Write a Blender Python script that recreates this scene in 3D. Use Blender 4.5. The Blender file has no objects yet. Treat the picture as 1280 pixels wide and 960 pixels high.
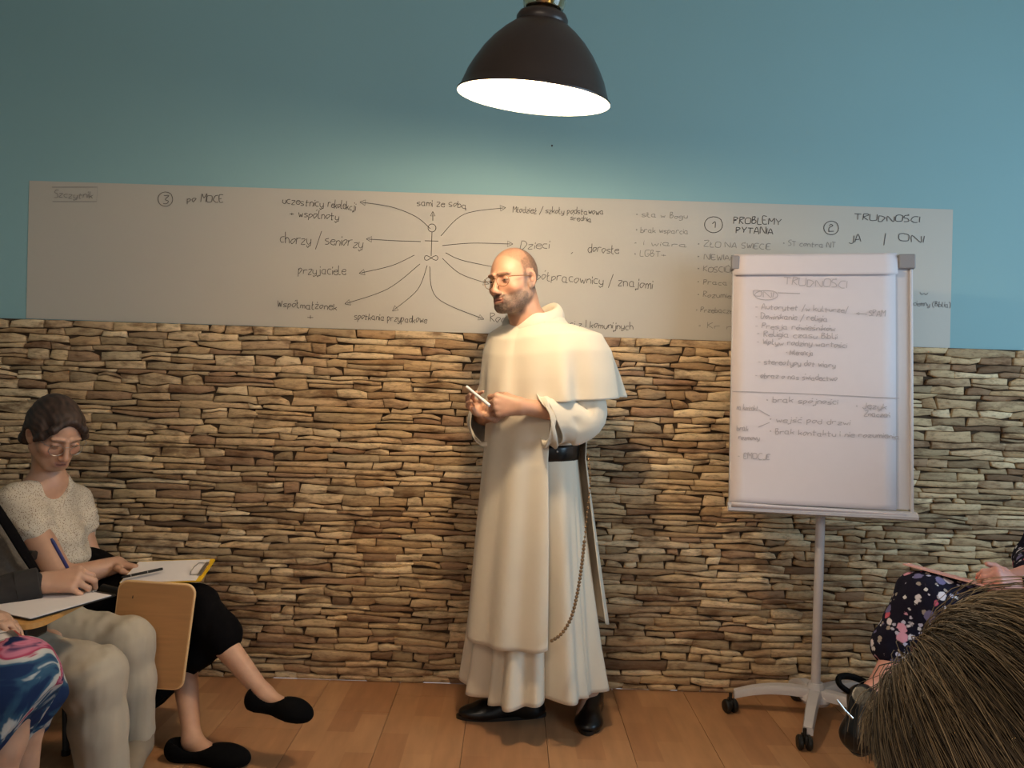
import bpy, bmesh, math, random
import numpy as np
from mathutils import Vector, Matrix

# ------------------------------------------------------------------ camera, world, lights, exposure
SC = bpy.context.scene
FPX, CAM_H, ROLL = 962.0, 1.27, math.radians(1.8)
WALL_Y = 3.245
cr, sr = math.cos(ROLL), math.sin(ROLL)

def P(px, py, Y):
    """pixel of the 1280x960 frame + distance from the camera plane -> world point"""
    dx, dy = px - 640.0, py - 480.0
    u = dx * cr + dy * sr
    v = -dx * sr + dy * cr
    return Vector((u * Y / FPX, Y, CAM_H - v * Y / FPX))

cam_d = bpy.data.cameras.new('camera')
cam_d.sensor_width = 36.0
cam_d.lens = FPX / 1280.0 * 36.0
cam_d.clip_start = 0.05
cam = bpy.data.objects.new('camera', cam_d)
SC.collection.objects.link(cam)
cam.matrix_world = Matrix(((cr, -sr, 0, 0), (0, 0, -1, 0), (sr, cr, 0, CAM_H), (0, 0, 0, 1)))
SC.camera = cam

W = bpy.data.worlds.new('world'); SC.world = W; W.use_nodes = True
W.node_tree.nodes['Background'].inputs[0].default_value = (0.96, 0.91, 0.88, 1)
W.node_tree.nodes['Background'].inputs[1].default_value = 0.48

def area(name, loc, target, sx, sy, power, color):
    d = bpy.data.lights.new(name, 'AREA'); d.shape = 'RECTANGLE'; d.size = sx; d.size_y = sy
    d.energy = power; d.color = color
    o = bpy.data.objects.new(name, d); SC.collection.objects.link(o); o.location = loc
    o.rotation_euler = (Vector(target) - Vector(loc)).to_track_quat('-Z', 'Y').to_euler()
    return o
# daylight through the window of the right-hand wall, and an added warm fill behind the camera for ceiling bounce
area('window_daylight', (3.32, 1.15, 1.75), (1.6, 2.2, 1.6), 1.9, 1.3, 62, (0.50, 0.76, 1.0))
area('warm_fill_rear', (-0.6, -0.9, 2.9), (-0.4, 2.0, 0.6), 1.6, 0.6, 20, (1.0, 0.80, 0.60))
LAMP_POWER = 43
vs = SC.view_settings
vs.view_transform = 'Standard'; vs.look = 'None'; vs.exposure = 0.0; vs.gamma = 1.0
vs.use_curve_mapping = False

# ------------------------------------------------------------------ helpers
rnd = random.Random(7)
def lin(c):
    if isinstance(c, str):
        c = tuple(int(c[i:i+2], 16) / 255 for i in (0, 2, 4))
    return tuple((x / 12.92 if x <= 0.04045 else ((x + 0.055) / 1.055) ** 2.4) for x in c[:3])

def tag(o, label=None, cat=None, group=None, kind=None):
    if label: o['label'] = label
    if cat: o['category'] = cat
    if group: o['group'] = group
    if kind: o['kind'] = kind
    return o

def link(name, me, mat=None, parent=None, smooth=True):
    o = bpy.data.objects.new(name, me); SC.collection.objects.link(o)
    if mat is not None and len(me.materials) == 0: me.materials.append(mat)
    if parent is not None: o.parent = parent; o.matrix_parent_inverse = parent.matrix_world.inverted()
    if smooth and hasattr(me, 'polygons'):
        me.polygons.foreach_set('use_smooth', [True] * len(me.polygons))
    return o

def empty(name, loc, label, cat, group=None):
    o = bpy.data.objects.new(name, None); SC.collection.objects.link(o)
    o.location = loc; o.empty_display_size = 0.1
    o.matrix_world = Matrix.Translation(Vector(loc))
    return tag(o, label, cat, group)

def mesh(verts, faces, name='m'):
    me = bpy.data.meshes.new(name); me.from_pydata([tuple(v) for v in verts], [], faces); me.update()
    return me

class MB:
    """collects simple solids into one mesh"""
    def __init__(s): s.v = []; s.f = []
    def add(s, vs_, fs):
        n = len(s.v); s.v += [tuple(v) for v in vs_]; s.f += [tuple(i + n for i in f) for f in fs]
    def box(s, c, size, M=None, bev=0.0):
        hx, hy, hz = size[0] / 2, size[1] / 2, size[2] / 2
        bm = bmesh.new(); bmesh.ops.create_cube(bm, size=1.0)
        for v in bm.verts: v.co = Vector((v.co.x * 2 * hx, v.co.y * 2 * hy, v.co.z * 2 * hz))
        if bev: bmesh.ops.bevel(bm, geom=bm.edges[:], offset=bev, segments=2, affect='EDGES', profile=0.5)
        bm.verts.index_update()
        vv = []
        for v in bm.verts:
            p = v.co.copy()
            if M is not None: p = M @ p
            vv.append(p + Vector(c))
        s.add(vv, [[v.index for v in f.verts] for f in bm.faces]); bm.free()
    def tube(s, pts, rad, n=12, caps=True, flat=1.0, upv=None):
        pts = [Vector(p) for p in pts]
        if not isinstance(rad, (list, tuple)): rad = [rad] * len(pts)
        rings = []; prev = None
        for i, p in enumerate(pts):
            t = (pts[min(i + 1, len(pts) - 1)] - pts[max(i - 1, 0)]).normalized()
            if prev is None:
                a = Vector(upv) if upv else (Vector((0, 0, 1)) if abs(t.z) < 0.9 else Vector((1, 0, 0)))
            else: a = prev
            a = (a - t * a.dot(t)).normalized(); prev = a; b = t.cross(a)
            rings.append([p + (a * math.cos(2 * math.pi * k / n) * flat + b * math.sin(2 * math.pi * k / n)) * rad[i] for k in range(n)])
        vv = [v for r in rings for v in r]; ff = []
        for i in range(len(pts) - 1):
            for k in range(n):
                k2 = (k + 1) % n
                ff.append((i * n + k, i * n + k2, (i + 1) * n + k2, (i + 1) * n + k))
        if caps:
            ff.append(tuple(range(n))[::-1]); ff.append(tuple((len(pts) - 1) * n + k for k in range(n)))
        s.add(vv, ff)
    def lathe(s, prof, M, n=48):
        """profile [(r, z)] spun about local z, M places it"""
        vv = []; ff = []
        for r, z in prof:
            for k in range(n):
                a = 2 * math.pi * k / n
                vv.append(M @ Vector((r * math.cos(a), r * math.sin(a), z)))
        for i in range(len(prof) - 1):
            for k in range(n):
                k2 = (k + 1) % n
                ff.append((i * n + k, i * n + k2, (i + 1) * n + k2, (i + 1) * n + k))
        s.add(vv, ff)
    def plate(s, outline, ex, ey, o, nrm, t):
        """outline of 2D points in axes ex,ey at o, thickness t along nrm"""
        o = Vector(o); n = len(outline)
        a = [o + ex * x + ey * y for x, y in outline]; b = [p + nrm * t for p in a]
        s.add(a + b, [tuple(range(n))[::-1], tuple(range(n, 2 * n))] + [(i, (i + 1) % n, n + (i + 1) % n, n + i) for i in range(n)])
    def build(s, name, mat, parent=None, smooth=False):
        me = mesh(s.v, s.f, name)
        bm = bmesh.new(); bm.from_mesh(me); bmesh.ops.recalc_face_normals(bm, faces=bm.faces[:]); bm.to_mesh(me); bm.free()
        o = link(name, me, mat, parent, smooth)
        if smooth:
            try: me.set_sharp_from_angle(angle=math.radians(40))
            except Exception: pass
        return o

def rrect(w, h, r, n=5):
    pts = []
    for cx, cy, a0 in ((w - r, h - r, 0), (r, h - r, 90), (r, r, 180), (w - r, r, 270)):
        for i in range(n + 1):
            a = math.radians(a0 + 90 * i / n); pts.append((cx + r * math.cos(a), cy + r * math.sin(a)))
    return pts

# ---- materials
def mat(name, col, rough=0.7, metal=0.0, var=0.0, vscale=20.0, bump=0.0, bscale=60.0, vcol=False, spec=0.5,
        stretch=(1, 1, 1), sss=0.0, sheen=0.0, emit=None, estr=0.0, alpha=None, trans=0.0):
    m = bpy.data.materials.new(name); m.use_nodes = True
    nt = m.node_tree; N = nt.nodes; L = nt.links; b = N['Principled BSDF']
    c = lin(col)
    b.inputs['Roughness'].default_value = rough; b.inputs['Metallic'].default_value = metal
    b.inputs['Specular IOR Level'].default_value = spec
    if sheen: b.inputs['Sheen Weight'].default_value = sheen
    if trans: b.inputs['Transmission Weight'].default_value = trans
    if sss:
        b.inputs['Subsurface Weight'].default_value = sss; b.inputs['Subsurface Radius'].default_value = (0.012, 0.005, 0.003)
        b.inputs['Subsurface Scale'].default_value = 1.0
    if emit: b.inputs['Emission Color'].default_value = (*lin(emit), 1); b.inputs['Emission Strength'].default_value = estr
    tc = N.new('ShaderNodeTexCoord'); mp = N.new('ShaderNodeMapping'); mp.inputs['Scale'].default_value = stretch
    L.new(tc.outputs['Object'], mp.inputs['Vector'])
    src = None
    if vcol:
        va = N.new('ShaderNodeVertexColor'); va.layer_name = 'Col'; src = va.outputs['Color']
    if var or not src:
        nz = N.new('ShaderNodeTexNoise'); nz.inputs['Scale'].default_value = vscale; nz.inputs['Detail'].default_value = 6
        L.new(mp.outputs['Vector'], nz.inputs['Vector'])
        mr = N.new('ShaderNodeMapRange'); mr.inputs['From Min'].default_value = 0.25; mr.inputs['From Max'].default_value = 0.75
        mr.inputs['To Min'].default_value = 1 - var; mr.inputs['To Max'].default_value = 1 + var * 0.6
        L.new(nz.outputs['Fac'], mr.inputs['Value'])
        mx = N.new('ShaderNodeVectorMath'); mx.operation = 'SCALE'
        if src: L.new(src, mx.inputs[0])
        else: mx.inputs[0].default_value = c
        L.new(mr.outputs['Result'], mx.inputs['Scale']); src = mx.outputs['Vector']
    L.new(src, b.inputs['Base Color'])
    if bump:
        n2 = N.new('ShaderNodeTexNoise'); n2.inputs['Scale'].default_value = bscale; n2.inputs['Detail'].default_value = 5
        L.new(mp.outputs['Vector'], n2.inputs['Vector'])
        bp = N.new('ShaderNodeBump'); bp.inputs['Strength'].default_value = bump; bp.inputs['Distance'].default_value = 0.004
        L.new(n2.outputs['Fac'], bp.inputs['Height']); L.new(bp.outputs['Normal'], b.inputs['Normal'])
    return m

# ---- vectorised value noise
def _h(ix, iy, iz):
    n = (ix * 374761393 + iy * 668265263 + iz * 2147483647 // 3) & 0x7fffffff
    n = ((n ^ (n >> 13)) * 1274126177) & 0x7fffffff
    return ((n ^ (n >> 16)) & 0xffff) / 65535.0
def vnoise(p):
    p = np.asarray(p, float); i = np.floor(p).astype(np.int64); f = p - i; f = f * f * (3 - 2 * f)
    r = 0
    for dx in (0, 1):
        for dy in (0, 1):
            for dz in (0, 1):
                w = (f[:, 0] if dx else 1 - f[:, 0]) * (f[:, 1] if dy else 1 - f[:, 1]) * (f[:, 2] if dz else 1 - f[:, 2])
                r = r + w * _h(i[:, 0] + dx, i[:, 1] + dy, i[:, 2] + dz)
    return r * 2 - 1
def fbm(p, o=3):
    s = 0; a = 1
    for k in range(o): s = s + a * vnoise(np.asarray(p) * 2 ** k + 17.3 * k); a *= 0.5
    return s
def smooth(a, b, x):
    t = np.clip((x - a) / (b - a), 0, 1); return t * t * (3 - 2 * t)

# ---- implicit sculpting on a rectilinear grid, meshed with surface nets
def axis(*segs):
    out = []
    for a, b, st in segs:
        n = max(2, int(round((b - a) / st)) + 1); l = np.linspace(a, b, n)
        out += list(l if not out else l[1:])
    return np.array(out, np.float32)

class Sculpt:
    def __init__(s, xs, ys, zs):
        s.ax = [np.asarray(a, np.float32) for a in (xs, ys, zs)]
        s.F = np.full([len(a) for a in s.ax], 1.0, np.float32)
    def _do(s, lo, hi, fn, k, sub):
        m = k + 0.035
        sl = []
        for i in range(3):
            a = np.searchsorted(s.ax[i], lo[i] - m); b = np.searchsorted(s.ax[i], hi[i] + m)
            if b <= a: return
            sl.append(slice(a, b))
        X = s.ax[0][sl[0]][:, None, None]; Y = s.ax[1][sl[1]][None, :, None]; Z = s.ax[2][sl[2]][None, None, :]
        d = fn(X, Y, Z); f = s.F[tuple(sl)]
        if sub: f = -f
        if k > 0:
            h = np.maximum(k - np.abs(f - d), 0) / k
            r = np.minimum(f, d) - h * h * k * 0.25
        else: r = np.minimum(f, d)
        if sub: r = -r
        s.F[tuple(sl)] = r
    def cone(s, a, b, ra, rb, k=0.01, sub=False):
        a = Vector(a); b = Vector(b); ba = b - a; L2 = max(ba.length_squared, 1e-9); R = max(ra, rb)
        lo = [min(a[i], b[i]) - R for i in range(3)]; hi = [max(a[i], b[i]) + R for i in range(3)]
        def fn(X, Y, Z):
            x = X - a.x; y = Y - a.y; z = Z - a.z
            t = np.clip((x * ba.x + y * ba.y + z * ba.z) / L2, 0, 1)
            return np.sqrt((x - t * ba.x) ** 2 + (y - t * ba.y) ** 2 + (z - t * ba.z) ** 2) - (ra + (rb - ra) * t)
        s._do(lo, hi, fn, k, sub); return s
    def ball(s, c, r, k=0.01, sub=False): return s.cone(c, Vector(c) + Vector((0, 0, 1e-5)), r, r, k, sub)
    def chain(s, pts, rad, k=0.01):
        for i in range(len(pts) - 1): s.cone(pts[i], pts[i + 1], rad[i], rad[i + 1], k)
        return s
    def ell(s, c, r, M=None, k=0.01, sub=False):
        c = Vector(c); R = max(r); M3 = (M if M is not None else Matrix.Identity(3)).to_3x3().transposed()
        def fn(X, Y, Z):
            x = X - c.x; y = Y - c.y; z = Z - c.z
            q = [M3[i][0] * x + M3[i][1] * y + M3[i][2] * z for i in range(3)]
            k0 = np.sqrt((q[0] / r[0]) ** 2 + (q[1] / r[1]) ** 2 + (q[2] / r[2]) ** 2)
            k1 = np.sqrt((q[0] / r[0] ** 2) ** 2 + (q[1] / r[1] ** 2) ** 2 + (q[2] / r[2] ** 2) ** 2) + 1e-6
            return k0 * (k0 - 1) / k1
        s._do([c[i] - R for i in range(3)], [c[i] + R for i in range(3)], fn, k, sub); return s
    def cut(s, p, n, k=0.0):
        """removes the side that n points to"""
        p = Vector(p); n = Vector(n).normalized()
        X = s.ax[0][:, None, None]; Y = s.ax[1][None, :, None]; Z = s.ax[2][None, None, :]
        d = (X - p.x) * n.x + (Y - p.y) * n.y + (Z - p.z) * n.z
        s.F = np.maximum(s.F, d.astype(np.float32)); return s
    def mesh(s, name='sculpt', disp=None, col=None):
        F = s.F; ax = s.ax
        B = F < 0; n = F.shape
        corners = [(dx, dy, dz) for dx in (0, 1) for dy in (0, 1) for dz in (0, 1)]
        cnt = np.zeros([d - 1 for d in n], np.int8)
        for dx, dy, dz in corners: cnt += B[dx:n[0] - 1 + dx, dy:n[1] - 1 + dy, dz:n[2] - 1 + dz]
        ci, cj, ck = np.nonzero((cnt > 0) & (cnt < 8))
        idx = np.full(cnt.shape, -1, np.int64); idx[ci, cj, ck] = np.arange(len(ci))
        acc = np.zeros((len(ci), 3)); num = np.zeros(len(ci))
        base = (ci, cj, ck)
        for axn in range(3):
            for c in corners:
                if c[axn]: continue
                e = list(c); e[axn] = 1
                i0 = [base[q] + c[q] for q in range(3)]; i1 = [base[q] + e[q] for q in range(3)]
                f0 = F[i0[0], i0[1], i0[2]]; f1 = F[i1[0], i1[1], i1[2]]
                ok = (f0 < 0) != (f1 < 0)
                t = np.where(ok, f0 / np.where(f0 == f1, 1, f0 - f1), 0)
                for q in range(3):
                    a = ax[q][i0[q]]; b = ax[q][i1[q]]
                    acc[:, q] += np.where(ok, a + (b - a) * t, 0)
                num += ok
        V = acc / np.maximum(num, 1)[:, None]
        quads = []
        for axn in range(3):
            o = [q for q in range(3) if q != axn]
            s0 = [slice(None)] * 3; s1 = [slice(None)] * 3
            s0[axn] = slice(0, n[axn] - 1); s1[axn] = slice(1, n[axn])
            b0 = B[tuple(s0)]; b1 = B[tuple(s1)]
            e = np.array(np.nonzero(b0 != b1))
            ok = (e[o[0]] > 0) & (e[o[1]] > 0) & (e[o[0]] < n[o[0]] - 1) & (e[o[1]] < n[o[1]] - 1)
            e = e[:, ok]; fl = b0[e[0], e[1], e[2]]
            def cell(d0, d1):
                q = [e[0].copy(), e[1].copy(), e[2].copy()]; q[o[0]] -= d0; q[o[1]] -= d1
                return idx[q[0], q[1], q[2]]
            Q = np.stack([cell(0, 0), cell(1, 0), cell(1, 1), cell(0, 1)], 1)
            if axn == 1: fl = ~fl
            Q[~fl] = Q[~fl][:, ::-1]; quads.append(Q)
        Q = np.concatenate(quads); Q = Q[(Q >= 0).all(1)]
        Q = Q[:, ::-1] if False else Q
        me = bpy.data.meshes.new(name)
        def fill(V):
            me.clear_geometry()
            me.vertices.add(len(V)); me.vertices.foreach_set('co', V.astype(np.float32).ravel())
            me.loops.add(len(Q) * 4); me.loops.foreach_set('vertex_index', Q.astype(np.int32).ravel())
            me.polygons.add(len(Q)); me.polygons.foreach_set('loop_start', np.arange(0, len(Q) * 4, 4, dtype=np.int32))
            me.polygons.foreach_set('loop_total', np.full(len(Q), 4, np.int32))
            me.update(calc_edges=True)
        fill(V)
        if disp is not None:
            N = np.zeros(len(V) * 3, np.float32); me.vertices.foreach_get('normal', N); N = N.reshape(-1, 3)
            V = V + N * disp(V, N)[:, None]
            fill(V)
        if col is not None: setcol(me, col(V))
        return me

def getv(me, what='co'):
    a = np.zeros(len(me.vertices) * 3, np.float32); me.vertices.foreach_get(what, a); return a.reshape(-1, 3).astype(float)
def setcol(me, C):
    at = me.color_attributes.get('Col') or me.color_attributes.new('Col', 'FLOAT_COLOR', 'POINT')
    C4 = np.ones((len(me.vertices), 4), np.float32); C4[:, :3] = C
    at.data.foreach_set('color', C4.ravel())

def loft(fn, nu, nv, name='loft', closed=True):
    """fn(u array, v array) -> (n,3); u around, v along"""
    us = np.linspace(0, 1, nu, endpoint=not closed); vv = np.linspace(0, 1, nv)
    U, V = np.meshgrid(us, vv); A = fn(U.ravel(), V.ravel())
    f = []
    for j in range(nv - 1):
        for i in range(nu if closed else nu - 1):
            i2 = (i + 1) % nu; f.append((j * nu + i, j * nu + i2, (j + 1) * nu + i2, (j + 1) * nu + i))
    return mesh(A, f, name)
def solid(o, t, off=-1.0):
    m = o.modifiers.new('thickness', 'SOLIDIFY'); m.thickness = t; m.offset = off; return o
# ------------------------------------------------------------------ materials
M_TEAL = mat('teal_wall_paint', '88adb0', 0.75, var=0.03, vscale=1.5, bump=0.05, bscale=300)
M_WHITEWALL = mat('plain_wall_paint', 'b9b2a4', 0.85, var=0.03)
M_MORTAR = mat('dark_joint', '40301f', 0.95, var=0.25)
M_SHEET = mat('white_foil', 'b9b2a6', 0.5, var=0.025, vscale=2.0, spec=0.35)
M_INK = mat('marker_ink', '4c4644', 0.7)
M_FAINT = mat('faint_marker_ink', '85807c', 0.7)
M_PAPER = mat('paper', 'dfd6d2', 0.8, var=0.02)
M_PAD = mat('flip_chart_paper', 'd9cdcd', 0.8, var=0.015)
M_PADINK = mat('faint_pencil_ink', 'b3a8a6', 0.8)
M_SHADE = mat('dark_brown_enamel', '3a302c', 0.34, var=0.05, spec=0.45)
M_SHADE_IN = mat('white_enamel', 'f4efe6', 0.6)
M_BLACK = mat('black_plastic', '15130f', 0.42)
M_LEATHER = mat('black_leather', '0d0b0b', 0.3, bump=0.1, bscale=90)
M_BLACKCLOTH = mat('black_cloth', '090708', 0.95, var=0.3, vscale=15, spec=0.1)
M_SUEDE = mat('black_canvas', '090808', 0.97, var=0.2, spec=0.1)
M_METAL = mat('light_grey_metal', 'c9c4c6', 0.4, var=0.02)
M_CAPG = mat('grey_plastic_corner', '8b8584', 0.5)
M_STEEL = mat('steel', 'b0aaa4', 0.3, metal=0.9)
M_HABIT = mat('cream_wool', 'd9cdb9', 0.9, var=0.03, vscale=8, bump=0.06, bscale=400, sheen=0.1)
M_SKIN = mat('skin', 'c08a6c', 0.5, vcol=True, var=0.04, vscale=60, bump=0.04, bscale=300, sss=0.08)
M_HAIRC = mat('hair', '2a1a12', 0.6, vcol=True)
M_BEAD = mat('brown_bead', '7a5c3a', 0.45, var=0.2, vscale=80)
M_GOLD = mat('thin_gold_wire', '8a6238', 0.35, metal=0.8)
M_PLY = mat('beech_plywood', 'b98653', 0.5, var=0.12, vscale=7, stretch=(1, 1, 12))
M_PLYH = mat('beech_plywood_flat', 'c7914f', 0.5, var=0.12, vscale=7, stretch=(10, 1, 1))
M_PLYEDGE = mat('pale_plywood_edge', 'd8ad78', 0.6)
M_TROUSER = mat('beige_twill', 'ada08c', 0.9, var=0.06, vscale=10, bump=0.08, bscale=500)
M_SLEEVE = mat('charcoal_shirt', '25211f', 0.9, var=0.1)
M_VEST = mat('grey_knit', '5a524a', 0.95, var=0.25, vscale=150, bump=0.3, bscale=250, stretch=(1, 1, 0.3))
M_WHITEPLASTIC = mat('white_plastic', 'e8e4e0', 0.35)
M_BLUEPEN = mat('blue_plastic', '27285c', 0.35)
M_YELLOW = mat('yellow_board', 'd8a811', 0.5)
M_RED = mat('red_board', 'a8403c', 0.5)
M_PINKP = mat('pink_paper', 'dca093', 0.7, var=0.03)
M_LENS = mat('tinted_lens', '120d0c', 0.15)
M_EYE = mat('eye', 'a3988c', 0.2)
M_IRIS = mat('iris', '2a1c14', 0.15)
M_CLEAR = mat('clear_glass', 'f2e2c8', 0.06, trans=1.0)

def pattern_mat(name, base, build):
    m = bpy.data.materials.new(name); m.use_nodes = True; nt = m.node_tree; N = nt.nodes; L = nt.links
    b = N['Principled BSDF']; b.inputs['Roughness'].default_value = 0.9; b.inputs['Specular IOR Level'].default_value = 0.2
    tc = N.new('ShaderNodeTexCoord')
    c = build(N, L, tc.outputs['Object'], lin(base)); L.new(c, b.inputs['Base Color']); return m
def mixc(N, L, fac, a, b):
    x = N.new('ShaderNodeMix'); x.data_type = 'RGBA'
    L.new(fac, x.inputs[0])
    for sock, v in ((x.inputs[6], a), (x.inputs[7], b)):
        if isinstance(v, tuple): sock.default_value = (*v[:3], 1)
        else: L.new(v, sock)
    return x.outputs[2]
def ramp(N, L, fac, stops, interp='LINEAR'):
    r = N.new('ShaderNodeValToRGB'); r.color_ramp.interpolation = interp; e = r.color_ramp.elements
    while len(e) < len(stops): e.new(0.5)
    for el, (p, c) in zip(e, stops): el.position = p; el.color = (*(c if not isinstance(c, str) else lin(c)), 1)
    L.new(fac, r.inputs[0]); return r.outputs[0]
def speckle(N, L, v, base):
    vo = N.new('ShaderNodeTexVoronoi'); vo.inputs['Scale'].default_value = 210; L.new(v, vo.inputs['Vector'])
    f = ramp(N, L, vo.outputs['Distance'], [(0.22, (1, 1, 1)), (0.36, (0, 0, 0))])
    return mixc(N, L, f, base, lin('6d4a30'))
M_BLOUSE = pattern_mat('speckled_cream_blouse', 'cdbfaa', speckle)
def floral(N, L, v, base):
    c = base
    mp = N.new('ShaderNodeVectorMath'); mp.operation = 'SCALE'; mp.inputs['Scale'].default_value = 1.0; L.new(v, mp.inputs[0])
    for sc_, cols, r, off in ((48, ['d7d3d6', 'b9b6cc', '9b8f86'], 0.30, 0.0), (23, ['c4586e', 'd69ab0', 'd9d2da', '6f6a90'], 0.33, 3.1)):
        ad = N.new('ShaderNodeVectorMath'); ad.operation = 'ADD'; ad.inputs[1].default_value = (off, off, off); L.new(mp.outputs[0], ad.inputs[0])
        nz = N.new('ShaderNodeTexNoise'); nz.inputs['Scale'].default_value = sc_ * 3; L.new(ad.outputs[0], nz.inputs['Vector'])
        ns = N.new('ShaderNodeVectorMath'); ns.operation = 'SCALE'; ns.inputs['Scale'].default_value = 0.35 / sc_; L.new(nz.outputs['Color'], ns.inputs[0])
        a2 = N.new('ShaderNodeVectorMath'); a2.operation = 'ADD'; L.new(ad.outputs[0], a2.inputs[0]); L.new(ns.outputs[0], a2.inputs[1])
        vo = N.new('ShaderNodeTexVoronoi'); vo.inputs['Scale'].default_value = sc_; L.new(a2.outputs[0], vo.inputs['Vector'])
        f = ramp(N, L, vo.outputs['Distance'], [(r, (1, 1, 1)), (r + 0.05, (0, 0, 0))])
        sp = N.new('ShaderNodeSeparateColor'); L.new(vo.outputs['Color'], sp.inputs[0])
        on = ramp(N, L, sp.outputs[1], [(0.0, (0, 0, 0)), (0.22, (1, 1, 1))], 'CONSTANT')
        mu = N.new('ShaderNodeMath'); mu.operation = 'MULTIPLY'; L.new(f, mu.inputs[0]); L.new(on, mu.inputs[1])
        pc = ramp(N, L, sp.outputs[0], [(i / len(cols), q) for i, q in enumerate(cols)], 'CONSTANT')
        c = mixc(N, L, mu.outputs[0], c, pc)
    return c
M_FLORAL = pattern_mat('navy_floral_cloth', '121022', floral)
def watercolour(N, L, v, base):
    nz = N.new('ShaderNodeTexNoise'); nz.inputs['Scale'].default_value = 6.5; nz.inputs['Detail'].default_value = 4; nz.inputs['Distortion'].default_value = 1.2
    L.new(v, nz.inputs['Vector'])
    return ramp(N, L, nz.outputs['Fac'], [(0.0, '131c3c'), (0.44, '1a2c4e'), (0.50, '2f5068'), (0.535, 'a9aaa6'), (0.575, 'b5afa8'), (0.60, '9c3450'), (0.65, 'b87084'), (0.70, '18234a')], 'EASE')
M_WATER = pattern_mat('watercolour_print_cloth', '22305a', watercolour)

def stone_material():
    m = bpy.data.materials.new('layered_sandstone'); m.use_nodes = True; nt = m.node_tree; N = nt.nodes; L = nt.links
    b = N['Principled BSDF']; b.inputs['Roughness'].default_value = 0.85; b.inputs['Specular IOR Level'].default_value = 0.25
    tc = N.new('ShaderNodeTexCoord'); mp = N.new('ShaderNodeMapping'); mp.inputs['Scale'].default_value = (1, 1, 3.2)
    L.new(tc.outputs['Object'], mp.inputs['Vector'])
    va = N.new('ShaderNodeVertexColor'); va.layer_name = 'Col'
    n1 = N.new('ShaderNodeTexNoise'); n1.inputs['Scale'].default_value = 7; n1.inputs['Detail'].default_value = 7; n1.inputs['Roughness'].default_value = 0.62
    L.new(mp.outputs[0], n1.inputs['Vector'])
    f1 = ramp(N, L, n1.outputs['Fac'], [(0.50, (0, 0, 0)), (0.66, (0.8, 0.8, 0.8))])
    c = mixc(N, L, f1, va.outputs['Color'], lin('6b4a30'))
    mp2 = N.new('ShaderNodeMapping'); mp2.inputs['Scale'].default_value = (1, 1, 3.4); L.new(tc.outputs['Object'], mp2.inputs['Vector'])
    n2 = N.new('ShaderNodeTexNoise'); n2.inputs['Scale'].default_value = 26; n2.inputs['Detail'].default_value = 7; n2.inputs['Roughness'].default_value = 0.72
    L.new(mp2.outputs[0], n2.inputs['Vector'])
    f2 = ramp(N, L, n2.outputs['Fac'], [(0.50, (0, 0, 0)), (0.74, (0.8, 0.8, 0.8))])
    c = mixc(N, L, f2, c, lin('6a4c34'))
    L.new(c, b.inputs['Base Color'])
    bp = N.new('ShaderNodeBump'); bp.inputs['Strength'].default_value = 0.8; bp.inputs['Distance'].default_value = 0.010
    L.new(n2.outputs['Fac'], bp.inputs['Height']); L.new(bp.outputs[0], b.inputs['Normal'])
    return m
M_STONE = stone_material()

def floor_material():
    m = bpy.data.materials.new('beech_laminate'); m.use_nodes = True; nt = m.node_tree; N = nt.nodes; L = nt.links
    b = N['Principled BSDF']; b.inputs['Roughness'].default_value = 0.42; b.inputs['Specular IOR Level'].default_value = 0.35
    tc = N.new('ShaderNodeTexCoord')
    br = N.new('ShaderNodeTexBrick'); br.inputs['Scale'].default_value = 1.0
    br.inputs['Brick Width'].default_value = 0.30; br.inputs['Row Height'].default_value = 0.099; br.inputs['Mortar Size'].default_value = 0.0
    br.inputs['Color1'].default_value = (*lin('a0724f'), 1); br.inputs['Color2'].default_value = (*lin('b38760'), 1)
    rot = N.new('ShaderNodeMapping'); rot.inputs['Rotation'].default_value = (0, 0, math.radians(90)); rot.inputs['Location'].default_value = (0.07, 0.133 + 0.0, 0)
    L.new(tc.outputs['Object'], rot.inputs['Vector']); L.new(rot.outputs[0], br.inputs['Vector'])
    mp = N.new('ShaderNodeMapping'); mp.inputs['Scale'].default_value = (9, 1.6, 1); L.new(tc.outputs['Object'], mp.inputs['Vector'])
    nz = N.new('ShaderNodeTexNoise'); nz.inputs['Scale'].default_value = 3; nz.inputs['Detail'].default_value = 5; L.new(mp.outputs[0], nz.inputs['Vector'])
    mr = N.new('ShaderNodeMapRange'); mr.inputs['To Min'].default_value = 0.72; mr.inputs['To Max'].default_value = 1.25; L.new(nz.outputs['Fac'], mr.inputs['Value'])
    sc_ = N.new('ShaderNodeVectorMath'); sc_.operation = 'SCALE'; L.new(br.outputs['Color'], sc_.inputs[0]); L.new(mr.outputs[0], sc_.inputs['Scale'])
    L.new(sc_.outputs[0], b.inputs['Base Color']); return m
M_FLOOR = floor_material()

# ------------------------------------------------------------------ room shell
def struct(name, mb, m, parent=None):
    o = mb.build(name, m, parent)
    o['kind'] = 'structure'
    return o
XL, XR, YB, ZC = -3.4, 3.3, -2.2, 3.25
b = MB(); b.box((0, WALL_Y + 0.12, ZC / 2), (XR - XL + 0.4, 0.2, ZC)); wall_back = struct('wall_back', b, M_TEAL)
b = MB(); b.box(((XL + XR) / 2, (WALL_Y + YB) / 2, ZC + 0.05), (XR - XL + 0.4, WALL_Y - YB + 0.2, 0.1)); struct('ceiling', b, M_WHITEWALL)
b = MB(); b.box((XL - 0.1, (WALL_Y + YB) / 2, ZC / 2), (0.2, WALL_Y - YB, ZC)); struct('wall_left', b, M_TEAL)
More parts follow.
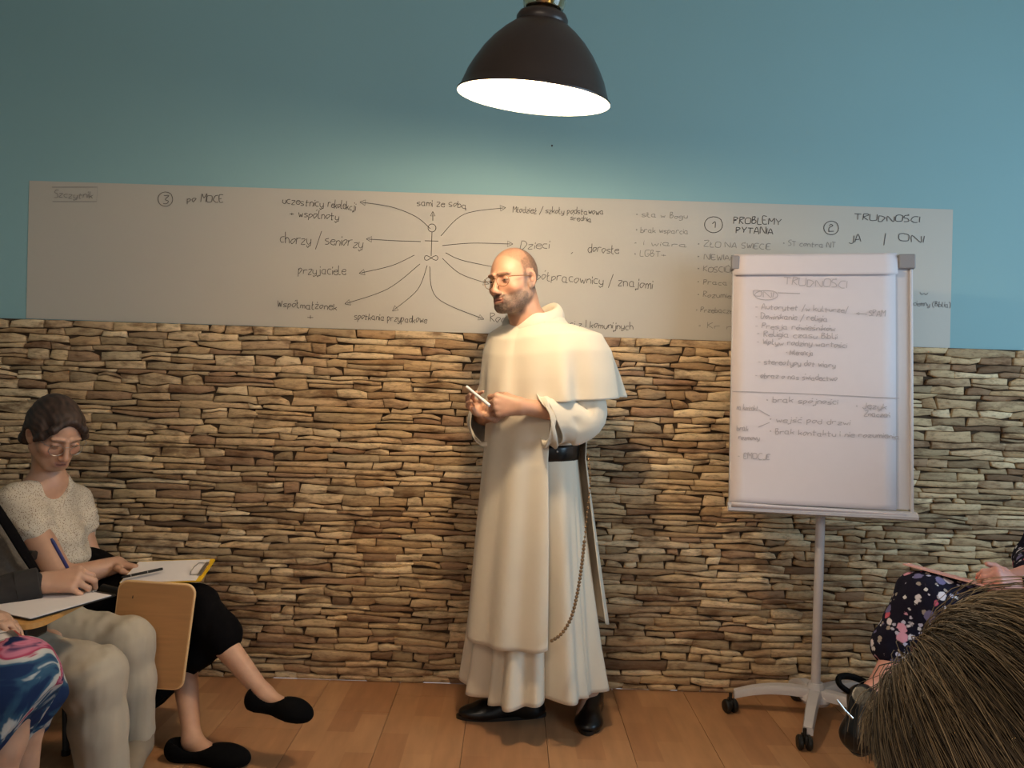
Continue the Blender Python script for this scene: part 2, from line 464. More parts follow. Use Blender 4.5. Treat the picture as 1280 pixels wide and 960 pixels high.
# right wall with a window opening
b = MB()
wy0, wy1, wz0, wz1 = 0.15, 2.15, 1.05, 2.45
for (y0, y1, z0, z1) in ((YB, wy0, 0, ZC), (wy1, WALL_Y, 0, ZC), (wy0, wy1, 0, wz0), (wy0, wy1, wz1, ZC)):
    b.box((XR + 0.1, (y0 + y1) / 2, (z0 + z1) / 2), (0.2, y1 - y0, z1 - z0))
struct('wall_right', b, M_TEAL)
win = empty('window_1', (XR + 0.1, 1.15, wz0), 'window in the right wall', None); win['kind'] = 'structure'
for nm, c, s_ in (('window_frame', (XR + 0.1, wy0 + .03, 1.75), (.06, .06, 1.4)), ('window_frame', (XR + 0.1, wy1 - .03, 1.75), (.06, .06, 1.4)),
                  ('window_frame', (XR + 0.1, 1.15, 1.08), (.06, 2, .06)), ('window_frame', (XR + 0.1, 1.15, 2.42), (.06, 2, .06)), ('window_frame', (XR + 0.1, 1.15, 1.75), (.05, .05, 1.4))):
    b = MB(); b.box(c, s_, bev=.006); b.build(nm, M_WHITEPLASTIC, win)

# floor boards, running away from the camera
b = MB(); b.box(((XL + XR) / 2, (WALL_Y + YB) / 2, -0.06), (XR - XL, WALL_Y - YB, 0.1)); floor = struct('floor', b, M_MORTAR)
bw = 0.297; x = -0.133 - bw * 11; row = 0; cache = {}
while x < XR:
    y = YB - ((0.62 * row * 1.7) % 1.22) + (2.67 - YB) % 1.22 - 1.22
    while y < WALL_Y:
        y0 = max(y, YB); y1 = min(y + 1.22, WALL_Y); x0 = max(x, XL); x1 = min(x + bw, XR)
        if y1 - y0 > 0.02 and x1 - x0 > 0.02:
            b = MB(); b.box(((x0 + x1) / 2, (y0 + y1) / 2, -0.006), (x1 - x0 - 0.0016, y1 - y0 - 0.0016, 0.012), bev=0.0006)
            b.build('floor_board', M_FLOOR, floor)
        y += 1.22
    x += bw; row += 1

# ------------------------------------------------------------------ layered stone facing
srn = np.random.RandomState(5)
Z_TOP = 1.480; X0, X1 = -3.38, 3.28
zs = [0.0]
while zs[-1] < Z_TOP - 0.02:
    zs.append(zs[-1] + srn.choice([0.020, 0.025, 0.030, 0.035, 0.042], p=[.18, .27, .27, .19, .09]))
zs = np.array(zs) * (Z_TOP / zs[-1])
waves = []
for i in range(len(zs)):
    waves.append([(srn.uniform(.0015, .006) / (1 + j * .5), srn.uniform(4, 22) * (1 + j), srn.uniform(0, 6.28)) for j in range(4)])
def bound(i, x):
    if i == 0: return np.zeros_like(x)
    if i == len(zs) - 1: return np.full_like(x, Z_TOP)
    return zs[i] + sum(a * np.sin(k * x + p) for a, k, p in waves[i])
TONES = [lin(c) for c in ('c2a884', 'b89e7a', 'c8b08c', 'ab9070', 'cfb894', 'b0946f', '9f8260', 'bda27c', 'a38c6c', '92755a', 'b89c78')]
stones = []
def add_stone(tx, tz, bx, bz):
    """top edge points left->right, bottom edge points left->right"""
    o = [(a, c) for a, c in zip(bx, bz)] + [(a, c) for a, c in zip(tx[::-1], tz[::-1])]
    o = np.array(o); c = o.mean(0)
    w = o[:, 0].max() - o[:, 0].min(); h = o[:, 1].max() - o[:, 1].min()
    if w < 0.012 or h < 0.006: return
    area_ = 0.5 * abs(np.dot(o[:, 0], np.roll(o[:, 1], 1)) - np.dot(o[:, 1], np.roll(o[:, 0], 1)))
    d = srn.uniform(0.009, 0.021)
    n = len(o)
    def ring(inx, inz, dep, jit):
        q = o.copy(); q[:, 0] = c[0] + (o[:, 0] - c[0]) * (1 - 2 * inx / w); q[:, 1] = c[1] + (o[:, 1] - c[1]) * (1 - 2 * min(inz, h * .35) / h)
        y = WALL_Y + 0.004 - dep + srn.uniform(-jit, jit, n)
        return np.stack([q[:, 0], y, q[:, 1]], 1)
    V = np.concatenate([ring(0, 0, 0, 0), ring(0.0005, 0.0005, d - 0.005, 0.001), ring(0.005, 0.0042, d, 0.0016)])
    F = []
    for r in (0, 1):
        for k in range(n):
            k2 = (k + 1) % n; F.append((r * n + k, r * n + k2, (r + 1) * n + k2, (r + 1) * n + k))
    F.append(tuple(2 * n + k for k in range(n)))
    tone = np.array(TONES[srn.randint(len(TONES))]) * srn.uniform(1.22, 1.55)
    if srn.rand() < 0.09: tone = tone * 0.62
    stones.append((area_, V, F, tone, c))
for i in range(len(zs) - 1):
    x = X0 - srn.uniform(0, .1); h0 = zs[i + 1] - zs[i]
    while x < X1:
        w = srn.choice([.06, .09, .125, .165, .21, .28], p=[.05, .14, .26, .26, .18, .11]) * srn.uniform(.85, 1.15)
        a, c = max(x, X0), min(x + w, X1); x += w
        if c - a < 0.02: continue
        g = 0.0013
        nT = 4
        tx = np.linspace(a + g, c - g, nT); bx = np.linspace(a + g, c - g, nT)
        sl = srn.uniform(-.011, .011); tx[0] += sl; sl2 = srn.uniform(-.011, .011); tx[-1] += sl2
        lo = bound(i, bx) + g; hi = bound(i + 1, tx) - g
        jt = srn.uniform(-.0016, .0016, nT); hi = hi + jt
        hi = np.maximum(hi, lo + 0.008)
        tp = srn.rand()
        if tp < .22: hi[-1] -= (hi[-1] - lo[-1]) * srn.uniform(.15, .42)
        elif tp < .44: hi[0] -= (hi[0] - lo[0]) * srn.uniform(.15, .42)
        elif tp < .55: lo[-1] += (hi[-1] - lo[-1]) * srn.uniform(.15, .38)
        elif tp < .66: lo[0] += (hi[0] - lo[0]) * srn.uniform(.15, .38)
        if h0 > .036 and c - a > .1 and srn.rand() < .5:
            t0, t1 = srn.uniform(.3, .7, 2); md = lo + (hi - lo) * np.linspace(t0, t1, nT) + srn.uniform(-.002, .002, nT)
            add_stone(tx, hi, tx, md + g); add_stone(bx, md - g, bx, lo)
        else: add_stone(tx, hi, bx, lo)
b = MB(); b.box(((X0 + X1) / 2, WALL_Y + 0.012, Z_TOP / 2), (X1 - X0, 0.016, Z_TOP)); backing = struct('trim_1', b, M_MORTAR)
backing['label'] = 'beige layered stone facing along the lower half of the wall'
vis = [s_ for s_ in stones if abs(s_[4][0]) < 2.2]
order = sorted(range(len(stones)), key=lambda k: -stones[k][0] if abs(stones[k][4][0]) < 2.15 else 0)
single = set(order[:298])
for k in order[:298]:
    _, V, F, tone, c = stones[k]
    ctr = np.array([c[0], WALL_Y, c[1]])
    me = mesh(V, F, 'stone'); setcol(me, np.tile(tone, (len(V), 1)))
    o = link('stone', me, M_STONE, backing)
V_, F_, C_ = [], [], []; n0 = 0
for k, (_, V, F, tone, c) in enumerate(stones):
    if k in single: continue
    V_.append(V); C_.append(np.tile(tone, (len(V), 1))); F_ += [tuple(q + n0 for q in f) for f in F]; n0 += len(V)
me = mesh(np.concatenate(V_), F_, 'stones'); setcol(me, np.concatenate(C_))
o = link('small_stones', me, M_STONE, backing); o['kind'] = 'stuff'
# ------------------------------------------------------------------ handwriting
G = {
 'a': '35150403123233;3531224241'[:12] + ';353242', 'b': '0802;041525343322120203'[:26], 'c': '3515040312223233'[:14],
 'd': '351504031222333;3832'.replace('333;', '33;'), 'e': '04343515040312 3233'.replace(' ', '')[:18], 'f': '4837272221;1535',
 'g': '35150403132333;35312010'[:14] + ';3531211001', 'h': '0802;0415253432', 'i': '0502;0607', 'j': '2521110001;2627', 'k': '0802;3503;1432',
 'l': '08031222', 'm': '0502;04152422;24354442', 'n': '0502;0415253432', 'o': '1504031223343515', 'p': '0500;04152534231202',
 'r': '0502;041535', 's': '351504332202', 't': '17131222;0535', 'u': '0503122233;3532', 'v': '051235', 'w': '0512243245', 'x': '0532;3502', 'y': '0503122233;3531211001',
 'z': '05350232', '/': '3900', '+': '0434;1315'.replace('1315', '2523').replace('0434', '0444'), '-': '0424', '•': '0404;0415;0514', '.': '0202;0213', ',': '1201', '|': '1800', '(': '280502 20'.replace(' ', '').replace('280502', '280602').replace('20', '20'), ')': '08262210',
 'A': '022842;0434', 'B': '0208;082827150525342202', 'C': '4828170413 2242'.replace(' ', ''), 'D': '0208;0828463422 02'.replace(' ', ''), 'E': '3808023 2;0525'.replace(' ', ''),
 'G': '4828070312324424', 'H': '0208;4248;0545', 'I': '0802', 'J': '3833221203', 'K': '0208;3805;0532', 'L': '080232', 'M': '0208254842', 'N': '02084248', 'O': '2807031232434728',
 'P': '0208;082837260525'[:18] , 'R': '0208;08283705;0532', 'S': '3818070625332202', 'T': '0848;2822', 'U': '0803123243 48'.replace(' ', ''), 'V': '082248', 'W': '0812263248', 'Y': '082548;2522', 'Z': '08480242',
 '1': '062822', '2': '0718283705 0242'.replace(' ', '')[:12] + '0242', '3': '08382534332202'.replace('25', '15'), '?': '0718283725242;2122'.replace('242;', '24;'),
}
ACC = {'ł': ('l', '0516'), 'ó': ('o', '2738'), 'ś': ('s', '2738'), 'ż': ('z', '2627'), 'ź': ('z', '2738'), 'ą': ('a', '423140'), 'ę': ('e', '322130'), 'ń': ('n', '2738'), 'ć': ('c', '2738'),
       'Ł': ('L', '0516'), 'Ś': ('S', '2939'), 'Ó': ('O', '2939'), 'Ż': ('Z', '1939')}
def glyph(ch):
    if ch in ACC: g = glyph(ACC[ch][0]); return g + [conv(ACC[ch][1])]
    return [conv(s_) for s_ in G.get(ch, '0424').split(';') if len(s_) >= 4 and s_.isdigit()]
def conv(s_):
    s_ = s_[:len(s_) // 2 * 2]
    return [(int(s_[i]), int(s_[i + 1]) - 2) for i in range(0, len(s_), 2)]
def spline(pts, n=4):
    if len(pts) < 3: return pts
    out = []
    for i in range(len(pts) - 1):
        p0, p1, p2, p3 = pts[max(i - 1, 0)], pts[i], pts[i + 1], pts[min(i + 2, len(pts) - 1)]
        for k in range(n):
            t = k / n
            out.append(tuple(0.5 * ((2 * b_) + (-a_ + c_) * t + (2 * a_ - 5 * b_ + 4 * c_ - d_) * t * t + (-a_ + 3 * b_ - 3 * c_ + d_) * t ** 3) for a_, b_, c_, d_ in zip(p0, p1, p2, p3)))
    out.append(pts[-1]); return out

class Ink:
    """writes thin flat marker strokes on a plane given by a pixel -> point function"""
    def __init__(s, place, nrm, width): s.place = place; s.n = Vector(nrm).normalized(); s.w = width; s.mb = MB(); s.items = []
    def stroke(s, px):
        pts = [s.place(x, y) + s.n * 0.0012 for x, y in px]
        if len(pts) < 2: return
        if (pts[0] - pts[-1]).length < 1e-5 and len(pts) == 2: pts[1] = pts[0] + Vector((s.w, 0, 0))
        L_, R_ = [], []
        for i, p in enumerate(pts):
            t = pts[min(i + 1, len(pts) - 1)] - pts[max(i - 1, 0)]
            if t.length < 1e-7: t = Vector((1, 0, 0))
            sd = t.normalized().cross(s.n) * s.w / 2
            L_.append(p + sd); R_.append(p - sd)
        n = len(pts); s.mb.add(L_ + R_, [(i, i + 1, n + i + 1, n + i) for i in range(n - 1)])
    def cutoff(s, name):
        if s.mb.v: s.items.append((name, s.mb)); s.mb = MB()
    def text(s, txt, x0, y0, x1, y1, xh):
        """xh: x-height in pixels; width is fitted between the two baseline points"""
        s.cutoff('drawn_line')
        r = random.Random(txt); u = xh / 3.0
        items = []; cx = 0.0
        for ch in txt:
            if ch == ' ': cx += 3.0; continue
            g = glyph(ch); w = max(p[0] for st in g for p in st)
            items.append((g, cx)); cx += w + 1.1
        W_ = cx - 1.1; L_ = math.hypot(x1 - x0, y1 - y0); sx = L_ / W_
        dx, dy = (x1 - x0) / L_, (y1 - y0) / L_
        for g, ox in items:
            jy = r.uniform(-.5, .5) * u; jh = r.uniform(.85, 1.12); sh = r.uniform(0.0, 0.18)
            for st in g:
                q = spline([(a + r.uniform(-.15, .15), b_ + r.uniform(-.18, .18)) for a, b_ in st])
                s.stroke([(x0 + dx * (ox + a) * sx + dy * 0 + sh * b_ * u, y0 + dy * (ox + a) * sx - b_ * u * jh + jy) for a, b_ in q])
        s.cutoff('handwriting')
    def circle(s, x, y, rx, ry):
        s.cutoff('drawn_line')
        s.stroke([(x + rx * math.cos(t * .33 - .6) * (1 + .004 * t), y + ry * math.sin(t * .33 - .6)) for t in range(20)])
        s.cutoff('drawn_circle')
    def arrow(s, *pts, head=6):
        s.cutoff('drawn_line')
        q = spline(list(pts), 8); s.stroke(q)
        (xa, ya), (xb, yb) = q[max(-3, -len(q))], q[-1]; d = math.hypot(xb - xa, yb - ya); ux, uy = (xb - xa) / d, (yb - ya) / d
        a = (xb + ux * head * .5, yb + uy * head * .5); b_ = (xb - ux * head * .6 - uy * head * .6, yb - uy * head * .6 + ux * head * .6)
        c = (xb - ux * head * .6 + uy * head * .6, yb - uy * head * .6 - ux * head * .6)
        s.stroke([a, b_, c, a]); s.cutoff('arrow')
    def done(s, name, m, parent):
        s.cutoff('drawn_line')
        for nm, mb in s.items: mb.build(nm, m, parent)

# ---- the long white sheet on the wall
sheet = empty('wall_sheet', (0, WALL_Y, 1.48), 'long white writing foil stuck on the teal wall above the stone facing', 'whiteboard sheet')
YS = WALL_Y + 0.018 - 0.0015 - 0.0
YS = WALL_Y + 0.02 - 0.0015
WY = WALL_Y + 0.02          # painted wall surface
c4 = [P(37, 226, WY), P(1191, 262, WY), P(1187, 436, WY), P(33, 398, WY)]
b = MB()
nx, nz_ = 60, 8; fr = []; 
for j in range(nz_ + 1):
    for i in range(nx + 1):
        s_, t_ = i / nx, j / nz_
        p = (c4[3] * (1 - s_) + c4[2] * s_) * (1 - t_) + (c4[0] * (1 - s_) + c4[1] * s_) * t_
        p.y = WY - 0.0018 - 0.0003 * (0.5 + 0.5 * math.sin(i * 1.9 + j * .7)) * (1 if 0 < i < nx else .3)
        fr.append(p)
b.add(fr, [(j * (nx + 1) + i, j * (nx + 1) + i + 1, (j + 1) * (nx + 1) + i + 1, (j + 1) * (nx + 1) + i) for j in range(nz_) for i in range(nx)])
o = b.build('foil', M_SHEET, sheet); solid(o, 0.0004, 0)
PS = lambda x, y: P(x, y, WY - 0.0026)
NS = (0, -1, 0)
def ink(w=0.0025): return Ink(PS, NS, w)
I = ink(); I.circle(207, 249, 9, 9); I.text('3', 204, 254, 210, 254, 5); I.text('po MOCE', 234, 253, 279, 252, 4.6); I.done('handwriting', M_INK, sheet)
I = ink(.0026); I.text('Szczytnik', 68, 247, 116, 248, 4.5); I.stroke([(65, 234), (122, 234), (121, 252), (66, 252)]); I.done('faint_handwriting', M_FAINT, sheet)
I = ink(); I.text('uczestnicy', 353, 254, 404, 259, 5); I.text('rekolekcji', 410, 259, 444, 263, 5); I.text('+ wspólnoty', 362, 270, 423, 275, 5)
I.text('chorzy / seniorzy', 350, 303, 453, 309, 7); I.text('przyjaciele', 373, 342, 432, 344, 6); I.text('Współmałżonek', 347, 383, 421, 388, 4.6); I.text('+', 384, 401, 391, 401, 6)
I.text('spotkania przypadkowe', 443, 399, 533, 404, 4.6); I.text('sami ze sobą', 521, 257, 583, 260, 4.6); I.done('handwriting', M_INK, sheet)
I = ink(); I.text('Młodzież / szkoły podstawowa', 641, 266, 754, 268, 4); I.text('średnia', 713, 275, 739, 277, 3.6)
I.text('Dzieci', 650, 312, 686, 311, 5.5); I.text(',', 714, 315, 716, 315, 5); I.text('dorosłe', 735, 315, 773, 317, 5.5)
I.text('Współpracownicy / znajomi', 655, 348, 815, 361, 6); I.text('Rodzice', 613, 402, 655, 406, 5.5); I.text('ci z I komunijnych', 712, 408, 791, 412, 4.6); I.done('handwriting', M_INK, sheet)
I = ink(.0026)
I.stroke([(540 + 5 * math.cos(t * .5), 285 + 5 * math.sin(t * .5)) for t in range(14)]); I.cutoff('drawn_circle'); I.stroke([(540, 290), (539.5, 305), (539, 320)]); I.stroke([(531, 301), (548, 301.5)])
I.cutoff('drawn_line'); I.stroke([(539 + 8.5 * math.sin(t * .4), 322.5 + 3 * math.sin(t * .8)) for t in range(17)])
I.arrow((538, 286), (520, 271), (490, 259), (453, 253)); I.arrow((526, 302), (495, 301), (461, 299)); I.arrow((518, 319), (490, 332), (452, 341))
I.arrow((525, 330), (485, 361), (434, 379)); I.arrow((534, 332), (522, 362), (493, 387)); I.arrow((537, 333), (546, 372), (602, 398)); I.arrow((553, 323), (575, 342), (608, 354))
I.arrow((557, 316), (580, 326), (640, 338)); I.arrow((553, 307), (590, 304), (638, 305)); I.arrow((551, 295), (580, 268), (629, 260)); I.arrow((541, 276), (541, 267), head=5)
I.done('diagram', M_INK, sheet)
I = ink(.003); I.circle(892, 281, 11, 10); I.text('1', 890, 285, 894, 285, 4.6); I.text('PROBLEMY', 917, 279, 976, 281, 4.2); I.text('PYTANIA', 920, 291, 966, 293, 3.8)
I.circle(1039, 285, 9, 8.5); I.text('2', 1036, 289, 1042, 289, 4); I.text('TRUDNOŚCI', 1068, 275, 1149, 278, 3.6); I.text('JA', 1061, 304, 1076, 302, 5); I.text('|', 1105, 303, 1106, 303, 6.5); I.text('ONI', 1124, 301, 1154, 303, 4.4); I.done('handwriting', M_INK, sheet)
I = ink(.0024)
for t_, a, y, c_ in (('• siła w Bogu', 795, 271, 859), ('• brak wsparcia', 795, 290, 860), ('• i wiara', 793, 306, 858), ('• LGBT+', 793, 320, 832), ('• ZŁO NA ŚWIECIE', 872, 308, 963),
                     ('• ST contra NT', 979, 307, 1044), ('• NIEWIARA', 872, 324, 926), ('• KOŚCIÓŁ', 872, 339, 918), ('• Praca Uo', 872, 355, 926), ('• Rozumienie', 872, 371, 926), ('• Przebaczenie', 870, 390, 926), ('• Kr nzi', 873, 410, 926),
                     ('w', 1150, 368, 1160), ('ciemny (Biblia)', 1142, 382, 1188)):
    I.text(t_, a, y, c_, y + (c_ - a) * .04, 3.4)
I.done('faint_handwriting', M_FAINT, sheet)
# a nail in the teal wall under the lamp
nb = MB(); pn = P(690, 182, WY - 0.004)
nb.lathe([(0, 0.0), (.004, 0.0), (.004, .002), (.0015, .002), (.0015, .008)], Matrix.Translation(pn) @ Matrix.Rotation(math.radians(-90), 4, 'X'), 10)
o = nb.build('nail', M_BLACK); tag(o, 'small dark nail head in the bare teal wall below the lamp', 'nail')

# ------------------------------------------------------------------ pendant lamp
LC = P(667, 123, 2.2)
ax = Vector((math.sin(math.radians(4.6)), -math.sin(math.radians(9.0)) , 1)).normalized()   # towards the ceiling
LM = Matrix.Translation(LC) @ ax.to_track_quat('Z', 'Y').to_matrix().to_4x4()
lamp = empty('pendant_lamp', LC, 'dark brown bell-shaped pendant lamp, lit, hanging in front of the teal wall', 'lamp')
R0 = 0.215
prof = [(R0 + .004, -.002), (R0 + .005, .003), (R0, .006), (.207, .025), (.196, .055), (.180, .085), (.158, .120), (.132, .152), (.105, .178), (.082, .196), (.070, .204)]
b = MB(); b.lathe(prof + [(.066, .204), (.080, .192), (.102, .174), (.129, .148), (.155, .116), (.177, .082), (.193, .053), (.204, .024), (.2125, .003), (R0 + .004, -.002)], LM, 72)
sh = b.build('shade', M_SHADE, lamp, smooth=True)
sh.data.materials.append(M_SHADE_IN)
for p in sh.data.polygons:
    c = LM.inverted() @ p.center; n = LM.inverted().to_3x3() @ p.normal
    if math.hypot(c.x, c.y) < 1e9 and (n.x * c.x + n.y * c.y) < 0 and c.z > 0: p.material_index = 1
b = MB(); b.lathe([(.070, .198), (.073, .204), (.073, .216), (.066, .228), (.050, .236), (.0, .238)], LM, 48); b.lathe([(.066, .204), (.0, .205)], LM, 48); b.build('collar', M_SHADE, lamp, smooth=True)
b = MB(); b.lathe([(.046, .237), (.056, .243), (.060, .255), (.060, .33), (.055, .335), (.055, .256), (.050, .246), (.0, .244)], LM, 40); b.build('glass_neck', M_CLEAR, lamp, smooth=True)
b = MB(); b.lathe([(.0, .244), (.022, .244), (.024, .25), (.024, .32), (.014, .335), (0, .336)], LM, 24); b.build('socket', mat('brass', 'c99a55', .3, metal=1), lamp, smooth=True)
top = LM @ Vector((0, 0, .33)); b = MB(); b.tube([top, top + Vector((.01, -.03, .25)), (top.x + .03, top.y - .06, ZC)], .004, 8); b.build('cord', M_BLACK, lamp, smooth=True)
bulb = MB(); bulb.lathe([(0, .03), (.03, .036), (.045, .055), (.048, .075), (.04, .10), (.022, .13), (.015, .16), (0, .165)], LM, 24)
M_BULB = mat('glowing_bulb', 'fff2dc', .5, emit='ffe2b8', estr=16.0)
o = bulb.build('bulb', M_BULB, lamp, smooth=True)
ld = bpy.data.lights.new('bulb_light', 'POINT'); ld.energy = LAMP_POWER; ld.color = (1.0, 0.77, 0.50); ld.shadow_soft_size = 0.055
lo = bpy.data.objects.new('bulb_light', ld); SC.collection.objects.link(lo); lo.location = LM @ Vector((0, 0, 0.022))

# ------------------------------------------------------------------ flip chart
BL, BR, TL = P(911, 629, 2.99), P(1142, 641, 2.86), P(924, 322, 3.07)
ex = (BR - BL); BWd = ex.length; ex.normalize(); ez = TL - BL; ez = (ez - ex * ez.dot(ex)); BH = ez.length; ez.normalize(); en = ex.cross(ez) * 1.0
if en.y > 0: en = -en
FM = Matrix((ex, ez, en)).transposed()
fc = empty('flip_chart_easel', (1.24, 3.03, 0), 'white flip chart stand on a wheeled star base beside the stone wall', 'flip chart')
def lp(x, z, n=0.0): return BL + ex * x + ez * z + en * n
def bbox(mb, x0, x1, z0, z1, n0, n1, bev=.002): mb.box(lp((x0 + x1) / 2, (z0 + z1) / 2, (n0 + n1) / 2), (x1 - x0, z1 - z0, n1 - n0), FM, bev)
b = MB(); bbox(b, 0.008, BWd - .004, 0.01, BH - .03, -.02, -.002); b.build('board', M_METAL, fc)
for x0 in (0.0, BWd - .012):
    b = MB(); bbox(b, x0, x0 + .012, 0.0, BH - .02, -.024, .006, .003); b.build('side_rail', M_METAL, fc)
b = MB(); bbox(b, .01, BWd - .01, BH - .052, BH - .008, -.016, .016, .004); b.build('clamp_bar', M_METAL, fc)
for x0 in (-.006, BWd - .055):
    b = MB(); bbox(b, x0, x0 + .061 if x0 > 0 else x0 + .03, BH - .052, BH + .004, -.026, .022, .005); b.build('corner_cap', M_CAPG, fc)
b = MB(); bbox(b, -.004, BWd + .006, -.03, .004, -.02, -.004, .003)
pr = [(.0, .004), (.018, .002), (.034, -.004), (.042, -.014), (.040, -.024), (.02, -.030), (-.004, -.03)]
n = len(pr)
vv = [lp(x, z, nn) for x in (-.004, BWd + .006) for nn, z in pr]
b.add(vv, [tuple(range(n))[::-1], tuple(range(n, 2 * n))] + [(i, (i + 1) % n, n + (i + 1) % n, n + i) for i in range(n)])
b.build('pen_tray', M_METAL, fc)
hub = Vector((1.232, 3.03, 0.10))
top_ = lp(BWd * .5, BH * .35, -.035)
b = MB(); pt_ = P(1026, 634, 2.985); b.tube([hub, hub.lerp(pt_, .5), pt_, hub.lerp(pt_, 1.08), top_], .0175, 16); b.build('pole', M_METAL, fc, smooth=True)
b = MB(); b.lathe([(0, .135), (.028, .134), (.032, .12), (.036, .10), (.055, .085), (.06, .07), (.05, .055), (0, .05)], Matrix.Translation((hub.x, hub.y, 0)), 24); b.build('hub', M_METAL, fc, smooth=True)
for a in (172, 244, 316, 28, 100):
    d = Vector((math.cos(math.radians(a)), math.sin(math.radians(a)), 0)); sd = Vector((-d.y, d.x, 0))
    if a == 100: d = Vector((math.cos(math.radians(146)), math.sin(math.radians(146)), 0)) if False else d
    Rl = .31 if a != 100 else .17
    b = MB(); rings = []
    for i in range(9):
        t = i / 8; c = Vector((hub.x, hub.y, 0)) + d * (.03 + (Rl - .03) * t); zt = .112 + .012 * math.sin(t * 2.2) - .045 * t * t; zb = zt - (.036 - .008 * t); w = .024 - .006 * t
        rings += [c + sd * w * .8 + Vector((0, 0, zt)), c - sd * w * .8 + Vector((0, 0, zt)), c - sd * w + Vector((0, 0, zt - .01)), c - sd * w + Vector((0, 0, zb)), c + sd * w + Vector((0, 0, zb)), c + sd * w + Vector((0, 0, zt - .01))]
    f = [(i * 6 + k, i * 6 + (k + 1) % 6, (i + 1) * 6 + (k + 1) % 6, (i + 1) * 6 + k) for i in range(8) for k in range(6)] + [tuple(range(6))[::-1], tuple(48 + k for k in range(6))]
    b.add(rings, f); leg = b.build('leg', M_METAL, fc, smooth=True)
    wc = Vector((hub.x, hub.y, .0265)) + d * (Rl - .012) + {172: Vector((-.035, -.03, 0)), 244: Vector((-.02, -.02, 0))}.get(a, Vector((.02, 0.0, 0)))
    wa = Vector((1, .3, 0)).normalized() if a != 244 else Vector((1, -.1, 0)).normalized()
    c_ = MB(); Mw = Matrix.Translation(wc) @ wa.to_track_quat('Z', 'Y').to_matrix().to_4x4()
    for s_ in (-1, 1):
        c_.lathe([(0, s_ * .006), (.022, s_ * .006), (.0265, s_ * .01), (.0265, s_ * .02), (.022, s_ * .025), (.008, s_ * .027), (0, s_ * .027)], Mw, 20)
    c_.box(wc + Vector((0, 0, .012)), (.012, .046, .03), bev=.004); c_.tube([wc + Vector((0, 0, .02)), wc + Vector((0, 0, .05))], .007, 8)
    c_.build('caster', M_BLACK, leg, smooth=True)
# the paper pad hung on the easel
pad = empty('flip_chart_pad', BL, 'pad of large white paper with faint notes hung on the flip chart', 'paper pad')
PW = BWd - .062
b = MB(); rows_ = 40
def padsheet(x0, x1, z0, z1, off):
    A = []
    for j in range(rows_ + 1):
        for i in range(13):
            s_ = i / 12; t = j / rows_
            A.append(lp(x0 + (x1 - x0) * s_, z0 + (z1 - z0) * t, off + .003 * math.sin(s_ * 3.1) * (1 - t) + (.006 * smooth(.12, 0, t)) * (1 - .6 * s_)))
    return A, [(j * 13 + i, j * 13 + i + 1, (j + 1) * 13 + i + 1, (j + 1) * 13 + i) for j in range(rows_) for i in range(12)]
for q, (x0, x1, z0, z1, off) in enumerate(((.004, PW, .006, BH - .05, .006), (.008, PW - .004, .01, BH - .05, .001))):
    b.add(*padsheet(x0, x1, z0, z1, off))
o = b.build('sheet', M_PAD, pad, smooth=True); solid(o, .0006, 0)
b = MB(); A, F = [], []
for j in range(9):
    t = j / 8
    for i in range(13): s_ = i / 12; A.append(lp(.004 + (PW - .0) * s_, BH - .075 + .085 * t, .019 + .004 * t - .012 * t * t + (0 if t > .2 else .002)))
b.add(A, [(j * 13 + i, j * 13 + i + 1, (j + 1) * 13 + i + 1, (j + 1) * 13 + i) for j in range(8) for i in range(12)])
o = b.build('turned_sheets', M_PAD, pad, smooth=True); solid(o, .0016, 0)
# curled lower edge lying on the pen tray
b = MB(); A = []
for j in range(9):
    a = -1.2 + j / 8 * 3.0; 
    for i in range(17):
        s_ = i / 16; r_ = .026 * (1 - .55 * s_) ; A.append(lp(.006 + (PW + .02) * s_, .002 - .006 * s_ * 0 + r_ * (1 - math.cos(a)) * .7 - .016, .012 + r_ * math.sin(a) + .016))
b.add(A, [(j * 17 + i, j * 17 + i + 1, (j + 1) * 17 + i + 1, (j + 1) * 17 + i) for j in range(8) for i in range(16)])
o = b.build('curled_edge', M_PAD, pad, smooth=True); solid(o, .0008, 0)

def onpad(px, py):
    o_ = Vector((0, 0, CAM_H)); d = P(px, py, 1.0) - o_; p0 = lp(0, 0, .0088)
    return o_ + d * ((p0 - o_).dot(en) / d.dot(en))
I = Ink(onpad, en, .0026)
I.text('TRUDNOŚCI', 980, 356, 1058, 360, 4.4); I.text('ONI', 942, 370, 966, 372, 3.6); I.circle(958, 369, 14, 6); I.stroke([(972, 366), (1000, 367)])
for t_, a, y, c_ in (('- Autorytet /w kulturze/', 944, 386, 1060), ('SPAM', 1086, 395, 1106), ('- Dominikanie / religia', 944, 398, 1034), ('= Presja rówieśników', 944, 410, 1044), ('- Religia czasu Biblii', 946, 420, 1046), ('- Wpływ rodziny wartości', 946, 430, 1058), ('- tolerancja', 982, 443, 1016),
                     ('- stereotypy dot wiary', 948, 455, 1044), ('- obraz o nas świadectwo', 944, 472, 1046), ('na kontakt', 921, 512, 947), ('• brak spójności', 958, 502, 1047), ('• Język', 1070, 510, 1108), ('Znaczeń', 1080, 520, 1112),
                     ('• wejść pod drzwi', 962, 527, 1062), ('• Brak kontaktu i nie rozumienia', 962, 542, 1124), ('brak', 921, 538, 935), ('rozmowy', 923, 549, 949), ('- EMOCJE', 922, 573, 962)):
    I.text(t_, a, y, c_, y + (c_ - a) * .04, 3.5)
I.stroke([(915, 489), (1000, 492), (1124, 498)]); I.arrow((1084, 393), (1078, 392), (1072, 392), head=3); I.stroke([(948, 512), (962, 520)]); I.cutoff('drawn_line'); I.stroke([(962, 528), (948, 534)])
I.done('faint_notes', M_PADINK, pad)
